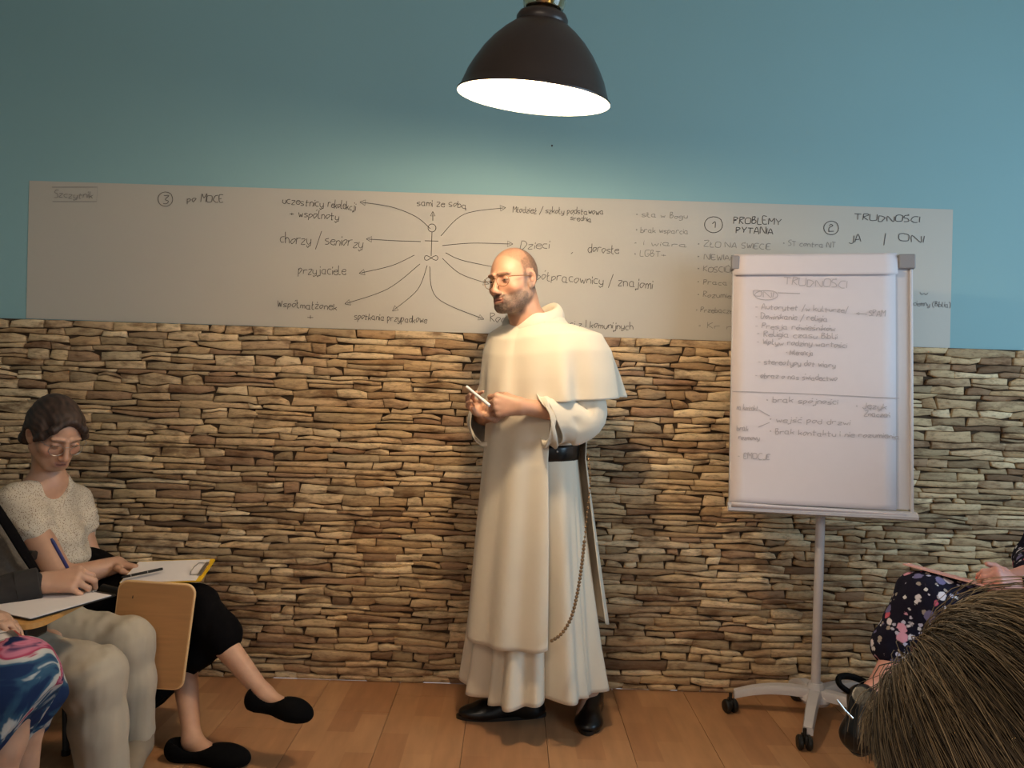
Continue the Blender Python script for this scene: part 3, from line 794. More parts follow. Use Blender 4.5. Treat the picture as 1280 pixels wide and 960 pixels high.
# ------------------------------------------------------------------ people
def frame(F, U=(0, 0, 1)):
    """columns: person's left, forward, up"""
    F = Vector(F).normalized(); U = Vector(U); U = (U - F * U.dot(F)).normalized(); Lf = U.cross(F)
    return Matrix((Lf, F, U)).transposed()

def head(S, c, M, male=True, closed=False, sc=1.0, mouth_open=0.0):
    c = Vector(c)
    def T(x, y, z): return c + M @ (Vector((x, y, z)) * sc)
    e = lambda p, r, k=.01, sub=False, R=None: S.ell(T(*p), [q * sc for q in r], M if R is None else M @ R, k, sub)
    cn = lambda a, b_, ra, rb, k=.008, sub=False: S.cone(T(*a), T(*b_), ra * sc, rb * sc, k, sub)
    e((0, -.014, .032), (.075, .096, .088), .01)
    e((0, .026, -.012), (.065, .062, .085), .03)
    e((0, .022, -.058), (.054, .054, .05), .03)
    e((0, .066, -.094), (.024, .020, .018), .03)
    for s in (-1, 1):
        cn((s * .056, .0, -.055), (s * .026, .062, -.092), .016, .013, .025)
        e((s * .043, .058, -.028), (.022, .02, .018), .02)
        e((s * .031, .096, .002), (.017, .014, .0125), .012, True)
        if closed: e((s * .031, .0775, -.002), (.0145, .0125, .012), .003)
        else:
            e((s * .031, .0765, .0), (.0148, .0125, .0128), .003)
            cn((s * .019, .0925, -.001), (s * .043, .087, -.001), .0024, .0024, .002, True)
        cn((s * .012, .094, .022), (s * .045, .080, .022), .0065 if male else .005, .0055, .012)
        R = Matrix.Rotation(s * .35, 3, 'Z') @ Matrix.Rotation(.15, 3, 'X')
        e((s * .078, -.008, -.004), (.006, .019, .033), .006, False, R)
        e((s * .0845, -.003, .003), (.0075, .009, .017), .003, True, R)
        e((s * .075, .0, -.03), (.006, .008, .010), .006, False)
        e((s * .0115, .103, -.043), (.0085, .0105, .0075), .005)
    cn((0, .088, .012), (0, .112, -.034), .0075, .0095, .010)
    e((0, .1125, -.038), (.0105, .0105, .0095), .006)
    for s in (-1, 1): S.ball(T(s * .0065, .108, -.049), .0032 * sc, .002, True)
    e((0, .079, -.068), (.028, .018, .022), .015)
    cn((-.020, .088, -.066), (.020, .088, -.066), .0036, .0036, .006); cn((-.008, .0955, -.0635), (.008, .0955, -.0635), .0042, .0042, .005)
    cn((-.016, .092, -.0765), (.016, .092, -.0765), .0048, .0048, .005)
    m = mouth_open
    cn((-.017, .100, -.0705 - m / 2), (.017, .100, -.0705 - m / 2), .0018 + m, .0018 + m, .002, True)
    return T

def headcol(c, M, sc=1.0, beard=False, crop=False, base=(0.56, 0.33, 0.22)):
    Mi = M.transposed(); c = np.array(c)
    Mn = np.array(Mi)
    def col(V):
        q = (V - c) @ Mn.T / sc
        x, y, z = q[:, 0], q[:, 1], q[:, 2]
        near = (np.abs(x) < .11) & (np.abs(y) < .14) & (z > -.2) & (z < .16)
        C = np.tile(np.array(base), (len(V), 1))
        nz = fbm(V * 45, 2) * .05 + 1; C *= nz[:, None]
        def mixin(m, k):
            m = np.where(near, m, 0)[:, None]; C[:] = C * (1 - m) + np.array(k) * m
        g = lambda cx, cy, cz, rx, ry, rz: np.exp(-(((np.abs(x) - cx) / rx) ** 2 + ((y - cy) / ry) ** 2 + ((z - cz) / rz) ** 2))
        mixin(.35 * g(.043, .065, -.032, .022, .03, .02), (.62, .22, .15))
        mixin(.35 * g(0, .115, -.04, .014, .02, .014), (.62, .24, .16))
        if beard:
            lower = smooth(-.030, -.052, z - .0 + np.clip((.03 - y) * .55, -.03, .1) * -1.0 * 0) * smooth(-.14, -.125, z)
            side = smooth(-.005, .02, y) ; 
            cheek = smooth(.052, .070, -z + np.abs(x) * .45 - .0)   # lower towards the mouth
            mous = smooth(.034, .028, np.abs(x)) * smooth(-.047, -.053, z) * smooth(-.14, -.13, z) * smooth(.05, .07, y)
            jaw = smooth(-.045 , -.060, z - .30 * np.clip(np.abs(x) - .03, 0, .05)) * side * smooth(-.135, -.115, z)
            burn = smooth(.05, .06, np.abs(x)) * smooth(.035, .02, y) * smooth(-.012, .0, y) * smooth(.03, .01, z) 
            b_ = np.clip(np.maximum(np.maximum(jaw, mous), burn * .8), 0, 1)
            lip = smooth(.019, .015, np.abs(x)) * smooth(.010, .006, np.abs(z + .0715)) * smooth(.084, .088, y)
            n = fbm(V * np.array([420, 420, 260]), 2) * .5 + .5
            gr = np.clip(smooth(-.072, -.098, z) * smooth(.035, .015, np.abs(x)) * .8 + .10 + .25 * smooth(.05, .06, np.abs(x)), 0, 1)
            hb = np.outer(1 - gr, (.085, .05, .035)) + np.outer(gr, (.30, .25, .20))
            m = np.where(near, b_ * (1 - lip) * np.clip(.66 + .3 * n, 0, 1), 0)[:, None]
            C[:] = C * (1 - m) + hb * m
        if crop:
            hl = smooth(.045, .062, z + .35 * (-.03 - y) * 0 + np.clip(-y, 0, .1) * .9 - .0 + np.clip(y - .03, 0, .1) * -1.1) * smooth(.070, .045, y)
            back = smooth(.0, -.02, y) * smooth(-.045, -.03, z)
            sidez = smooth(.058, .066, np.abs(x)) * smooth(.035, .022, y) * smooth(-.0, .012, z)
            hm = np.clip(np.maximum(np.maximum(hl * .45, back), sidez * .8), 0, 1)
            ear = (np.abs(x) > .074) & (y > -.035) & (y < .02) & (z < .035)
            hm = np.where(ear, 0, hm)
            mixin(np.clip(hm * (.80 + .2 * fbm(V * 300, 2)), 0, .93), (.075, .045, .028))
        # brows, lips
        br = smooth(.0055, .0025, np.abs(z - .022 + .10 * np.clip(np.abs(x) - .03, 0, 1))) * smooth(.008, .013, np.abs(x)) * smooth(.052, .046, np.abs(x)) * smooth(.06, .07, y)
        mixin(br * .6, (.08, .045, .03)); earin = (np.abs(x) > .070) & (((y + .004) / .011) ** 2 + ((z - .002) / .019) ** 2 < 1); mixin(np.where(earin, .55, 0), (.20, .07, .04))  # ear hollow: recess shade put into the skin colour
        lp_ = smooth(.023, .018, np.abs(x)) * smooth(.011, .0075, np.abs(z + .0705)) * smooth(.082, .088, y)
        mixin(lp_ * .6, (.36, .13, .10))
        mo = smooth(.018, .015, np.abs(x)) * smooth(.0028, .0015, np.abs(z + .0705)) * smooth(.082, .086, y); mixin(mo * .9, (.10, .03, .025))
        ls = smooth(.0028, .0012, np.abs(z + .001)) * smooth(.016, .012, np.abs(np.abs(x) - .031)) * smooth(.07, .08, y); mixin(ls * .9, (.03, .018, .013))
        ek = g(.031, .085, -.001, .016, .02, .010); mixin(.25 * ek, (.25, .12, .08))  # lids and sockets darkened, shade put into the skin colour
        return C
    return col

def eyes(c, M, parent, sc=1.0, look=(0, 1, 0)):
    c = Vector(c)
    for s in (-1, 1):
        p = c + M @ (Vector((s * .031, .0768, 0)) * sc)
        b = MB(); b.lathe([(.0109 * math.sin(a), .0109 * math.cos(a)) for a in [math.pi * i / 10 for i in range(11)]], Matrix.Translation(p) @ (M @ Vector(look)).to_track_quat('Z', 'Y').to_matrix().to_4x4(), 16)
        e = b.build('eye', M_EYE, parent, smooth=True)
        b = MB(); b.lathe([(0, .0116), (.003, .0114), (.0052, .0104), (.0054, .009)], Matrix.Translation(p) @ (M @ Vector(look)).to_track_quat('Z', 'Y').to_matrix().to_4x4(), 14)
        b.build('iris', M_IRIS, e, smooth=True)

def glasses(c, M, parent, sc=1.0, m=None, r=.0225, drop=-.004):
    c = Vector(c); m = m or M_GOLD
    T = lambda x, y, z: c + M @ (Vector((x, y, z)) * sc)
    root = None
    for s in (-1, 1):
        ring = [T(s * (.033 + r * 1.08 * math.cos(a)), .108 - .012 * abs(.033 + r * math.cos(a)) / .05, drop + r * .92 * math.sin(a)) for a in [2 * math.pi * i / 28 for i in range(29)]]
        b = MB(); b.tube(ring, .0011 * sc, 6, caps=False)
        if root is None: b2 = b; b2.tube([T(-.0105, .106, .004), T(0, .109, .008), T(.0105, .106, .004)], .0012 * sc, 6); root = b2.build('glasses', m, parent, smooth=True)
        else: b.build('lens_rim', m, root, smooth=True)
        t = MB(); t.tube([T(s * .057, .097, .006), T(s * .070, .085, .008), T(s * .078, .03, .008), T(s * .080, -.01, .006), T(s * .078, -.035, -.012)], .0012 * sc, 6); t.build('temple', m, root, smooth=True)

def hand(S, w, F, B, side, curl, spread=0.0, thumb=None, sc=1.0, k=.004):
    """w wrist point, F finger direction, B direction of the back of the hand, side +1: thumb on the F x B side"""
    w = Vector(w); F = Vector(F).normalized(); B = Vector(B); B = (B - F * B.dot(F)).normalized(); X = F.cross(B) * side
    T = lambda x, y, z: w + (X * x + F * y + B * z) * sc
    kn = [(.030, .084, .002), (.010, .088, .005), (-.010, .084, .003), (-.028, .076, -.002)]
    for i, (x, y, z) in enumerate(kn):
        S.cone(T(x * .45, .006, 0), T(x, y, z), .0165 * sc, .0115 * sc, .014)
    S.cone(T(.012, .03, -.006), T(-.014, .06, -.006), .015 * sc, .013 * sc, .012)
    L = [(.040, .025, .020), (.045, .028, .021), (.041, .026, .020), (.032, .020, .018)]
    R = [.0092, .0095, .0090, .0080]
    tips = []
    for i, (x, y, z) in enumerate(kn):
        p = Vector((x, y, z)); a = 0; r = R[i]; cu = curl[i]
        sp = spread * (1.5 - i) * .12
        for j in range(3):
            a += cu[j]; d = Vector((math.sin(sp), math.cos(a) * math.cos(sp), -math.sin(a))); q = p + d * L[i][j]
            r2 = r * .91
            S.cone(T(*p), T(*q), r * sc, r2 * sc, k if j else .007); p = q; r = r2
        tips.append(T(*p))
    th = thumb or [(.052, .035, -.012), (.066, .062, -.02), (.066, .088, -.024)]
    pts = [(.016, .012, -.004)] + th
    S.chain([T(*q) for q in pts], [.0165 * sc, .0125 * sc, .0105 * sc, .0088 * sc], .007)
    return tips

SK = dict(man=1.0)
def body(S, J, w=1.0, k=.03, wt=None):
    """continuous trunk and limbs from joints; J keys: neck chest pelvis shL shR elL elR wrL wrR hipL hipR knL knR anL anR toeL toeR head"""
    V = {a: Vector(b_) for a, b_ in J.items()}; wt = wt or w; wa = w; w = wt
    S.cone(V['chest'], V['pelvis'], .125 * w, .12 * w, k); S.cone(V['chest'], V['neck'], .115 * w, .06 * w, .05)
    for s in 'LR':
        w = wt
        S.cone(V['neck'], V['sh' + s], .055 * w, .052 * w, .05); S.cone(V['sh' + s], V['chest'], .055 * w, .08 * w, .05)
        S.cone(V['sh' + s], V['el' + s], .050 * w, .040 * w, .03); S.cone(V['el' + s], V['wr' + s], .041 * wa, .027 * wa, .012)
        S.cone(V['pelvis'], V['hip' + s], .11 * w, .09 * w, .05); S.cone(V['hip' + s], V['kn' + s], .082 * w, .055 * w, .03)
        calf = V['kn' + s].lerp(V['an' + s], .3)
        S.cone(V['kn' + s], calf, .054 * w, .052 * w, .02); S.cone(calf, V['an' + s], .052 * w, .032 * w, .02)
        if 'toe' + s in V:
            S.cone(V['an' + s] + Vector((0, 0, -.02)), V['toe' + s], .034, .024, .03)
            bk = V['an' + s] + (V['an' + s] - V['toe' + s]).normalized() * .03 + Vector((0, 0, -.04)); S.cone(V['an' + s], bk, .03, .026, .03)
    if 'head' in V: S.cone(V['neck'] - Vector((0, 0, .03)), V['head'], .058 * w, .052 * w, .03)
    return V

def shell(src, fn_mask, off, name, mat_, parent, col=None, noise=0.0, cutoff=.02):
    """a grown skin patch (hair, beard) over part of a mesh; the mask tapers it into the surface"""
    V = getv(src); N = getv(src, 'normal'); m = fn_mask(V)
    keep = m > cutoff
    D = off * m - .0012 * (1 - m)
    if noise: D = D + noise * m * fbm(V * 220, 2)
    V2 = V + N * D[:, None]
    idx = np.full(len(V), -1); idx[keep] = np.arange(keep.sum())
    loops = np.zeros(len(src.loops), np.int32); src.loops.foreach_get('vertex_index', loops); Q = loops.reshape(-1, 4)
    Q = Q[keep[Q].all(1)]
    me = mesh(V2[keep], [tuple(q) for q in idx[Q]], name)
    if col is not None: setcol(me, col(V[keep]))
    o = link(name, me, mat_, parent); return o

# ================================================================== the speaker in the white habit
def speaker():
    Fd = Vector((-.66, -.75, 0)).normalized(); Ld = Vector((-Fd.y, Fd.x, 0)); 
    Ld = Vector((0, 0, 1)).cross(Fd)  # person's left
    C = Vector((.085, 2.885, 0))
    root = empty('person', (C.x, C.y, 0), 'standing bearded man in a cream religious habit and thin glasses, hands together', 'person')
    hc = P(642, 351, 2.80)
    Fh = Vector((-.63, -.76, -.12)); Mh = frame(Fh, (-.09, 0.03, 1)); hs = 1.0
    S = Sculpt(axis((-.35, -.2, .012), (-.2, .12, .003), (.12, .5, .01)), axis((2.52, 2.6, .01), (2.6, 2.98, .0032), (2.98, 3.16, .01)),
               axis((0.0, 1.1, .012), (1.1, 1.29, .0026), (1.29, 1.5, .008), (1.5, 1.83, .0028)))
    nk = Vector((.065, 2.855, 1.49))
    wL = P(652, 508, 2.655); wR = P(612, 512, 2.705)
    J = dict(neck=nk, chest=C + Vector((0, 0, 1.28)), pelvis=C + Vector((0, 0, .98)), shL=C + Ld * .165 + Vector((.02, 0, 1.405)), shR=C - Ld * .165 + Vector((.03, 0, 1.42)),
             elL=P(729, 520, 2.74), elR=C - Ld * .16 + Fd * .10 + Vector((0, 0, 1.15)), wrL=wL, wrR=wR,
             hipL=C + Ld * .09 + Vector((0, 0, .93)), hipR=C - Ld * .09 + Vector((0, 0, .93)), knL=C + Ld * .11 + Fd * .03 + Vector((.03, 0, .5)), knR=C - Ld * .10 + Vector((0, 0, .5)),
             anL=(.335, 2.97, .09), anR=(.10, 2.955, .09), toeL=(.300, 2.885, .035), toeR=(-.09, 2.93, .035))
    body(S, J, 1.0, .03, .84)
    S.cone(nk - Vector((0, 0, .06)), hc + Mh @ Vector((0, -.03, -.05)), .066, .06, .02)
    head(S, hc, Mh, True, False, hs, .0016)
    # left hand closed over the pen, thumb side up
    hand(S, wL, (-1, -.06, .02), (-.15, -1, .15), 1, [(1.0, .9, .5), (1.15, 1.0, .6), (1.2, 1.1, .6), (1.2, 1.1, .6)], .0, [(.035, .05, -.02), (.036, .075, -.03), (.03, .098, -.036)], 1.02)
    hand(S, P(622, 520, 2.72), (-1, .0, .45), (.1, .75, -.65), 1, [(.55, .9, .5), (.5, .8, .5), (.6, .9, .5), (.7, .9, .5)], .3, [(.04, .05, -.02), (.05, .075, -.03), (.045, .095, -.04)], .92)
    col = headcol(hc, Mh, hs, True, True, (.53, .29, .185))
    me = S.mesh('skin', None, col)
    skin = link('body', me, M_SKIN, root)
    eyes(hc, Mh, root, hs, (-.25, 1, -.25)); glasses(hc, Mh, root, hs)
    Mi = np.array(Mh.transposed()); hcn = np.array(hc)
    def beardm(V):
        q = (V - hcn) @ Mi.T / hs; x, y, z = np.abs(q[:, 0]), q[:, 1], q[:, 2]
        jaw = smooth(-.052, -.072, z - .35 * np.clip(x - .03, 0, .05)) * smooth(.005, .03, y) * smooth(-.125, -.108, z)
        mous = smooth(.032, .026, x) * smooth(-.050, -.055, z) * smooth(.06, .075, y)
        lip = smooth(.020, .015, x) * smooth(.012, .007, np.abs(z + .0715))
        return np.clip(np.maximum(jaw, mous * .7) * (1 - lip), 0, 1)
    bd = shell(me, beardm, .0036, 'beard', M_HAIRC, root, lambda V: col(V) * (.75 + .35 * fbm(V * 500, 1))[:, None], .0007); bd['kind'] = 'stuff'
    # ---- habit
    def axis_c(z):   # centre line of the robe
        x = np.interp(z, [0.06, .3, .6, 1.0, 1.3, 1.5], [.115, .105, .095, .085, .095, .085]); y = np.interp(z, [0, 1.0, 1.5], [2.93, 2.90, 2.875]); return x, y
    def ell_r(th, a, b_): return a * b_ / np.sqrt((b_ * np.cos(th)) ** 2 + (a * np.sin(th)) ** 2)
    def robe_r(th, z):   # th measured from the person's left towards the front
        a = np.interp(z, [0.06, .3, .7, 1.0, 1.15, 1.35, 1.46], [.265, .235, .200, .175, .18, .18, .11]); b_ = np.interp(z, [0.06, .3, .7, 1.0, 1.15, 1.35, 1.46], [.225, .195, .165, .145, .145, .13, .09])
        r = ell_r(th, a, b_)
        amp = np.interp(z, [0.05, .35, .8, 1.0, 1.5], [.046, .032, .012, .003, .0])
        q = 7 * th + 1.1 * np.sin(2 * th) + .6 + z * .6
        w = 1.6 * (np.abs(np.sin(q * .5)) ** .7 - .6) + .5 * np.sin(15 * th + 2 + 2 * z)
        return r + amp * w
    def place(th, r, z):
        x, y = axis_c(z)
        return np.stack([x + r * (np.cos(th) * Ld.x + np.sin(th) * Fd.x), y + r * (np.cos(th) * Ld.y + np.sin(th) * Fd.y), z], 1)
    def tunic(u, v):
        th = u * 2 * np.pi; z0 = .140 + .02 * np.sin(th + 2.2) + .012 * np.sin(3 * th) + .05 * smooth(.2, .9, -np.sin(th) * .4 - np.cos(th) * .9)
        z = z0 + (1.46 - z0) * v
        return place(th, robe_r(th, z), z)
    o = link('tunic', loft(tunic, 220, 90), M_HABIT, root); solid(o, .004)
    def panel(th0, th1, zb, zt, off, flare, mirror=0):
        def f(u, v):
            uu = u * 2 - 1
            z = zb + (zt - zb) * v + .004 * (1 - v) * np.sin(u * 6) 
            th = th0 + (th1 - th0) * u
            # narrower angle lower down so that the panel keeps its width
            r0 = robe_r(th, z); base_ = np.interp(z, [0.06, .3, .7, 1.0, 1.15, 1.35, 1.46], [.268, .244, .207, .178, .178, .165, .10])
            mid = (th0 + th1) / 2; th = mid + (th - mid) * np.interp(z, [.3, .7, 1.0, 1.3], [.90, .97, 1.0, 1.0])
            r = ell_r(th, base_ * 1.05, base_ * .90) + off + flare * (1 - v) ** 1.3 + .006 * np.sin(5 * u * 3.14 + 1) * (1 - v) + .004 * np.sin(17 * u + 3 * v)
            r = np.maximum(r, robe_r(th, z) + .006) * .25 + r * .75
            z = z + .022 * np.abs(uu) ** 6 * (1 - v) 
            return place(th, r, z)
        return f
    o = link('front_scapular', loft(panel(math.radians(34), math.radians(129), .335, 1.40, .010, .018), 70, 70, closed=False), M_HABIT, root); solid(o, .004)
    o = link('back_scapular', loft(panel(math.radians(-128), math.radians(-22), .375, 1.40, .012, .036), 60, 60, closed=False), M_HABIT, root); solid(o, .004)
    # belt
    def belt(u, v):
        th = u * 2 * np.pi; z = .985 + .06 * v + .012 * np.cos(th); return place(th, robe_r(th, z) + .004 + .004 * np.sin(v * 3.14), z)
    o = link('belt', loft(belt, 120, 6), M_LEATHER, root); solid(o, .004, 1)
    b = MB(); q = [place(np.array([math.radians(a)]), robe_r(np.array([math.radians(a)]), np.array([1.03])) + .012, np.array([1.035]))[0] for a in (22,)]
    b.box(q[0], (.008, .008, .008), bev=.003); b.build('belt_stud', M_STEEL, root)
    # rosary hanging from the belt at his left
    path = [(735, 568, 2.72), (738, 600, 2.70), (733, 650, 2.69), (728, 700, 2.67), (722, 740, 2.65), (714, 772, 2.63), (702, 792, 2.62), (688, 802, 2.62)]
    pts = spline([tuple(P(*q)) for q in path], 12)
    rr = [Vector(p) for p in pts]; cum = [0]
    for i in range(1, len(rr)): cum.append(cum[-1] + (rr[i] - rr[i - 1]).length)
    ros = MB(); ros.tube(rr, .0012, 5); rosary = ros.build('rosary', M_BEAD, root, smooth=True)
    bm_ = MB(); bm_.lathe([(0, -.0052), (.0036, -.004), (.0055, 0), (.0036, .004), (0, .0052)], Matrix.Identity(4), 8); beadme = None
    d = 0.0; tot = cum[-1]
    while d < tot:
        i = max(j for j in range(len(cum)) if cum[j] <= d); i = min(i, len(rr) - 2); t = (d - cum[i]) / max(cum[i + 1] - cum[i], 1e-6); p = rr[i].lerp(rr[i + 1], t)
        if beadme is None: ob = bm_.build('bead', M_BEAD, rosary, smooth=True); beadme = ob.data
        else: ob = link('bead', beadme, None, rosary)
        ob.location = p; ob.rotation_euler = (d * 40, 1.2, d * 10)
        if d > tot * .45: s_ = 1.25
        else: s_ = .8
        ob.scale = (s_,) * 3; d += .0125 if d > tot * .45 else .017
    # shoulder cape
    def capef(u, v):
        th = u * 2 * np.pi     # world angle, 0 = +x (viewer's right), pi/2 = away, 3pi/2 = towards the viewer
        # bottom outline
        bx = np.interp(np.degrees(th), [0, 20, 60, 120, 140, 170, 200, 240, 285, 312, 335, 360], [.315, .295, .22, .235, .24, .215, .198, .19, .245, .300, .325, .315])
        bump_ = .018 * np.exp(-((np.degrees(th) - 12) / 14) ** 2)
        s = v
        rb = bx + bump_
        ws = np.abs(np.cos(th - math.radians(318))) ** 2
        R = .075 + (rb - .075) * (np.interp(s, [0, .12, .3, .5, .75, 1.0], [0, .28, .58, .76, .90, 1.0]) * (1 - ws) + ws * np.interp(s, [0, .12, .3, .5, .75, 1.0], [0, .36, .76, .90, .96, 1.0]))
        sq = np.where(np.sin(th) > 0, .82, .86) + .0 * s
        zb = np.interp(np.degrees(th), [0, 15, 60, 180, 215, 270, 320, 345, 360], [1.235, 1.255, 1.25, 1.21, 1.205, 1.205, 1.225, 1.235, 1.235])
        z = 1.505 + (zb - 1.505) * (np.interp(s, [0, .12, .3, .5, .75, 1.0], [0, .10, .25, .45, .72, 1.0]) * (1 - ws) + ws * np.interp(s, [0, .12, .3, .5, .75, 1.0], [0, .04, .15, .38, .70, 1.0]))
        fold = np.sin(5 * th + .8) * .010 * s ** 2 + .006 * np.sin(11 * th + 1) * s ** 2 - .048 * np.exp(-((np.degrees(th) - 303) / 8) ** 2) * smooth(.25, 1, s) + .014 * np.exp(-((np.degrees(th) - 288) / 7) ** 2) * smooth(.3, 1, s)
        R = R + fold
        cx = .072 + .022 * s; cy = 2.862 + .0 * s
        return np.stack([cx + R * np.cos(th), cy + R * np.sin(th) * sq, z], 1)
    o = link('shoulder_cape', loft(capef, 160, 50), M_HABIT, root); solid(o, .004, 1)
    # folded hood around the neck
    def hood(u, v):
        th = u * 2 * np.pi; ph = v * 2 * np.pi
        fr_ = np.clip(np.cos(th - math.radians(222)), 0, 1) ** 3      # front v
        bk = np.clip(np.cos(th - math.radians(30)), 0, 1)
        R = .092 + .012 * bk - .012 * fr_; rt = .016 + .007 * bk + .003 * np.sin(3 * th)
        z = 1.508 - .045 * fr_ + .020 * bk
        R2 = R + rt * np.cos(ph) * 1.1
        return np.stack([.062 + R2 * np.cos(th), 2.862 + R2 * np.sin(th) * .92, z + rt * np.sin(ph) * (1.4 + .6 * bk) - .45 * (R2 - R)], 1)
    link('hood', loft(lambda u, v: hood(u, v), 90, 25), M_HABIT, root)
    def hoodfall(u, v):
        th = math.radians(-70) + u * math.radians(200); R = .10 + .10 * v * np.sin(u * 3.14); z = 1.545 - .085 * v * np.sin(u * 3.14) - .04 * (1 - np.sin(u * 3.14)) + .008 * np.sin(v * 6 + u * 5)
        return np.stack([.065 + R * np.cos(th), 2.865 + R * np.sin(th) * .9, z], 1)
    o = link('hood_fold', loft(hoodfall, 50, 14, closed=False), M_HABIT, root); solid(o, .008, 1)
    # sleeves: open tubes of cloth
    def sleeve(cl, ra, rb_, shear, name, tf, ph=0, drop=1.0):
        sp_ = spline([tuple(c) for c in cl], 8); n = len(sp_); tf = Vector(tf).normalized()
        A = []; nu = 56
        for i, p in enumerate(sp_):
            p = Vector(p); t = (Vector(sp_[min(i + 1, n - 1)]) - Vector(sp_[max(i - 1, 0)])).normalized(); s = i / (n - 1)
            up = Vector((0, 0, .7)) + tf; up = (up - t * up.dot(t)).normalized(); sd = t.cross(up)
            r = ra + (rb_ - ra) * s ** 1.3
            c = p - up * (r - .048) * drop
            for k_ in range(nu):
                a = 2 * math.pi * k_ / nu
                rr_ = r + .005 * math.sin(3 * a + 5 * s + ph) + .010 * math.sin(11 * s + 2 * a + ph) * (0.3 + s) * (1 - s * .4) + .004 * math.sin(17 * s - 3 * a)
                A.append(c + up * math.cos(a) * rr_ + sd * math.sin(a) * min(rr_, .062) * .95 - t * shear * s * s * (1 - math.cos(a)) / 2)
        F_ = [(i * nu + k_, i * nu + (k_ + 1) % nu, (i + 1) * nu + (k_ + 1) % nu, (i + 1) * nu + k_) for i in range(n - 1) for k_ in range(nu)]
        me_ = mesh(A, F_, name); bm2 = bmesh.new(); bm2.from_mesh(me_); bmesh.ops.recalc_face_normals(bm2, faces=bm2.faces[:]); bm2.to_mesh(me_); bm2.free()
        o_ = link(name, me_, M_HABIT, root); solid(o_, .004, 0); return o_
    elL = J['elL']; fL = wL - elL
    mouth = P(670, 511, 2.67)
    sleeve([J['shL'] + Vector((0, 0, -.03)), elL.lerp(J['shL'], .45) + Vector((.01, 0, 0)), elL + Vector((.0, 0, .005)), elL.lerp(mouth, .5), mouth], .052, .078, .11, 'sleeve', fL)
    sleeve([mouth - fL.normalized() * .055 + Vector((0, 0, .0)), mouth - fL.normalized() * .025, mouth - fL.normalized() * -.004], .080, .086, .10, 'turned_cuff', fL, 2.0, 1.0)
    elR = Vector(J['elR']); fR = wR - elR
    sleeve([J['shR'] + Vector((0, 0, -.04)), elR.lerp(J['shR'], .4), elR, elR.lerp(wR, .35), elR.lerp(wR, .62)], .058, .085, .07, 'sleeve', fR, 1.0)
    # shoes
    shoe((.165, 2.955, 0), (-.165, 2.915, 0), .098, .105, M_LEATHER, root, 'shoe')
    shoe((.362, 3.05, 0), (.312, 2.80, 0), .104, .12, M_LEATHER, root, 'shoe')
    # trousers seen below the hem
    # the pen
    a, b_ = P(583, 483, 2.655), P(612, 507, 2.615)
    pen = empty('marker_pen', a, 'short white marker pen held between the fingers of the standing man', 'pen')
    m = MB(); m.tube([a, a.lerp(b_, .7)], .0048, 12); m.build('barrel', M_WHITEPLASTIC, pen, smooth=True)
    m = MB(); m.tube([a.lerp(b_, .68), b_], .0055, 12); m.build('cap', M_WHITEPLASTIC, pen, smooth=True)
    return root

def shoe(heel, toe, w, h, m, parent, name='shoe', low=False, tilt=None, res=.0045):
    heel = Vector(heel); toe = Vector(toe); d = (toe - heel); L = d.length; d.normalize(); up = Vector(tilt) if tilt else Vector((0, 0, 1)); up = (up - d * up.dot(d)).normalized(); sd = d.cross(up)
    pts = [heel, toe]; lo = [min(p[i] for p in pts) - .09 for i in range(3)]; hi = [max(p[i] for p in pts) + .16 for i in range(3)]
    S = Sculpt(*[axis((lo[i], hi[i], res)) for i in range(3)])
    T = lambda x, y, z: heel + d * (x * L) + sd * y + up * z
    M = Matrix((d, sd, up)).transposed()
    S.ell(T(.16, 0, .028), (L * .17, w * .36, .034), M, .02); S.ell(T(.74, 0, .022), (L * .26, w * .5, .030), M, .02); S.cone(T(.2, 0, .026), T(.7, 0, .024), w * .33, w * .36, .03)
    if not low:
        S.ell(T(.22, 0, h * .55), (L * .20, w * .38, h * .5), M, .02); S.cone(T(.25, 0, h * .62), T(.72, 0, .032), w * .36, w * .30, .02); S.cut(T(.2, 0, h), up)
    else:
        S.ell(T(.12, 0, .036), (L * .13, w * .36, .04), M, .015); S.ell(T(.72, 0, .03), (L * .27, w * .44, .036), M, .015); S.cut(T(.2, 0, .068), up)
        S.ell(T(.30, 0, .075), (L * .27, w * .34, .050), M, .006, True)
    S.cut(T(.5, 0, .002), -up)
    o = link(name, S.mesh(name), m, parent)
    if not low:
        b = MB()
        out = []
        for i in range(28):
            a = 2 * math.pi * i / 28; x = .5 + .52 * math.cos(a); ww = w * .5 * (.78 + .26 * smooth(.3, .8, np.array([x]))[0] - .05); y = math.sin(a) * ww; out.append((x * L, y))
        b.plate(out, d, sd, heel + up * 0.0, up, .014); b.build('sole', M_BLACK, o, smooth=False)
    return o
speaker()
# ================================================================== seated people
def garment(ax, prims, cuts, name, m, parent, amp=.004, freq=(14, 14, 9), col=None, extra=None, sub=()):
    S = Sculpt(*ax)
    for p in prims:
        if p[0] == 'e': S.ell(*p[1:])
        else: S.cone(*p[1:])
    for c in cuts: S.cut(*c)
    f = np.array(freq, float)
    def disp(V, N):
        d = fbm(V * f, 3) * amp
        if extra is not None: d = d + extra(V)
        return d
    o = link(name, S.mesh(name, disp), m, parent); return o

def bounds(pts, m, st):
    lo = [min(p[i] for p in pts) - m for i in range(3)]; hi = [max(p[i] for p in pts) + m for i in range(3)]
    return [axis((lo[i], hi[i], st)) for i in range(3)]

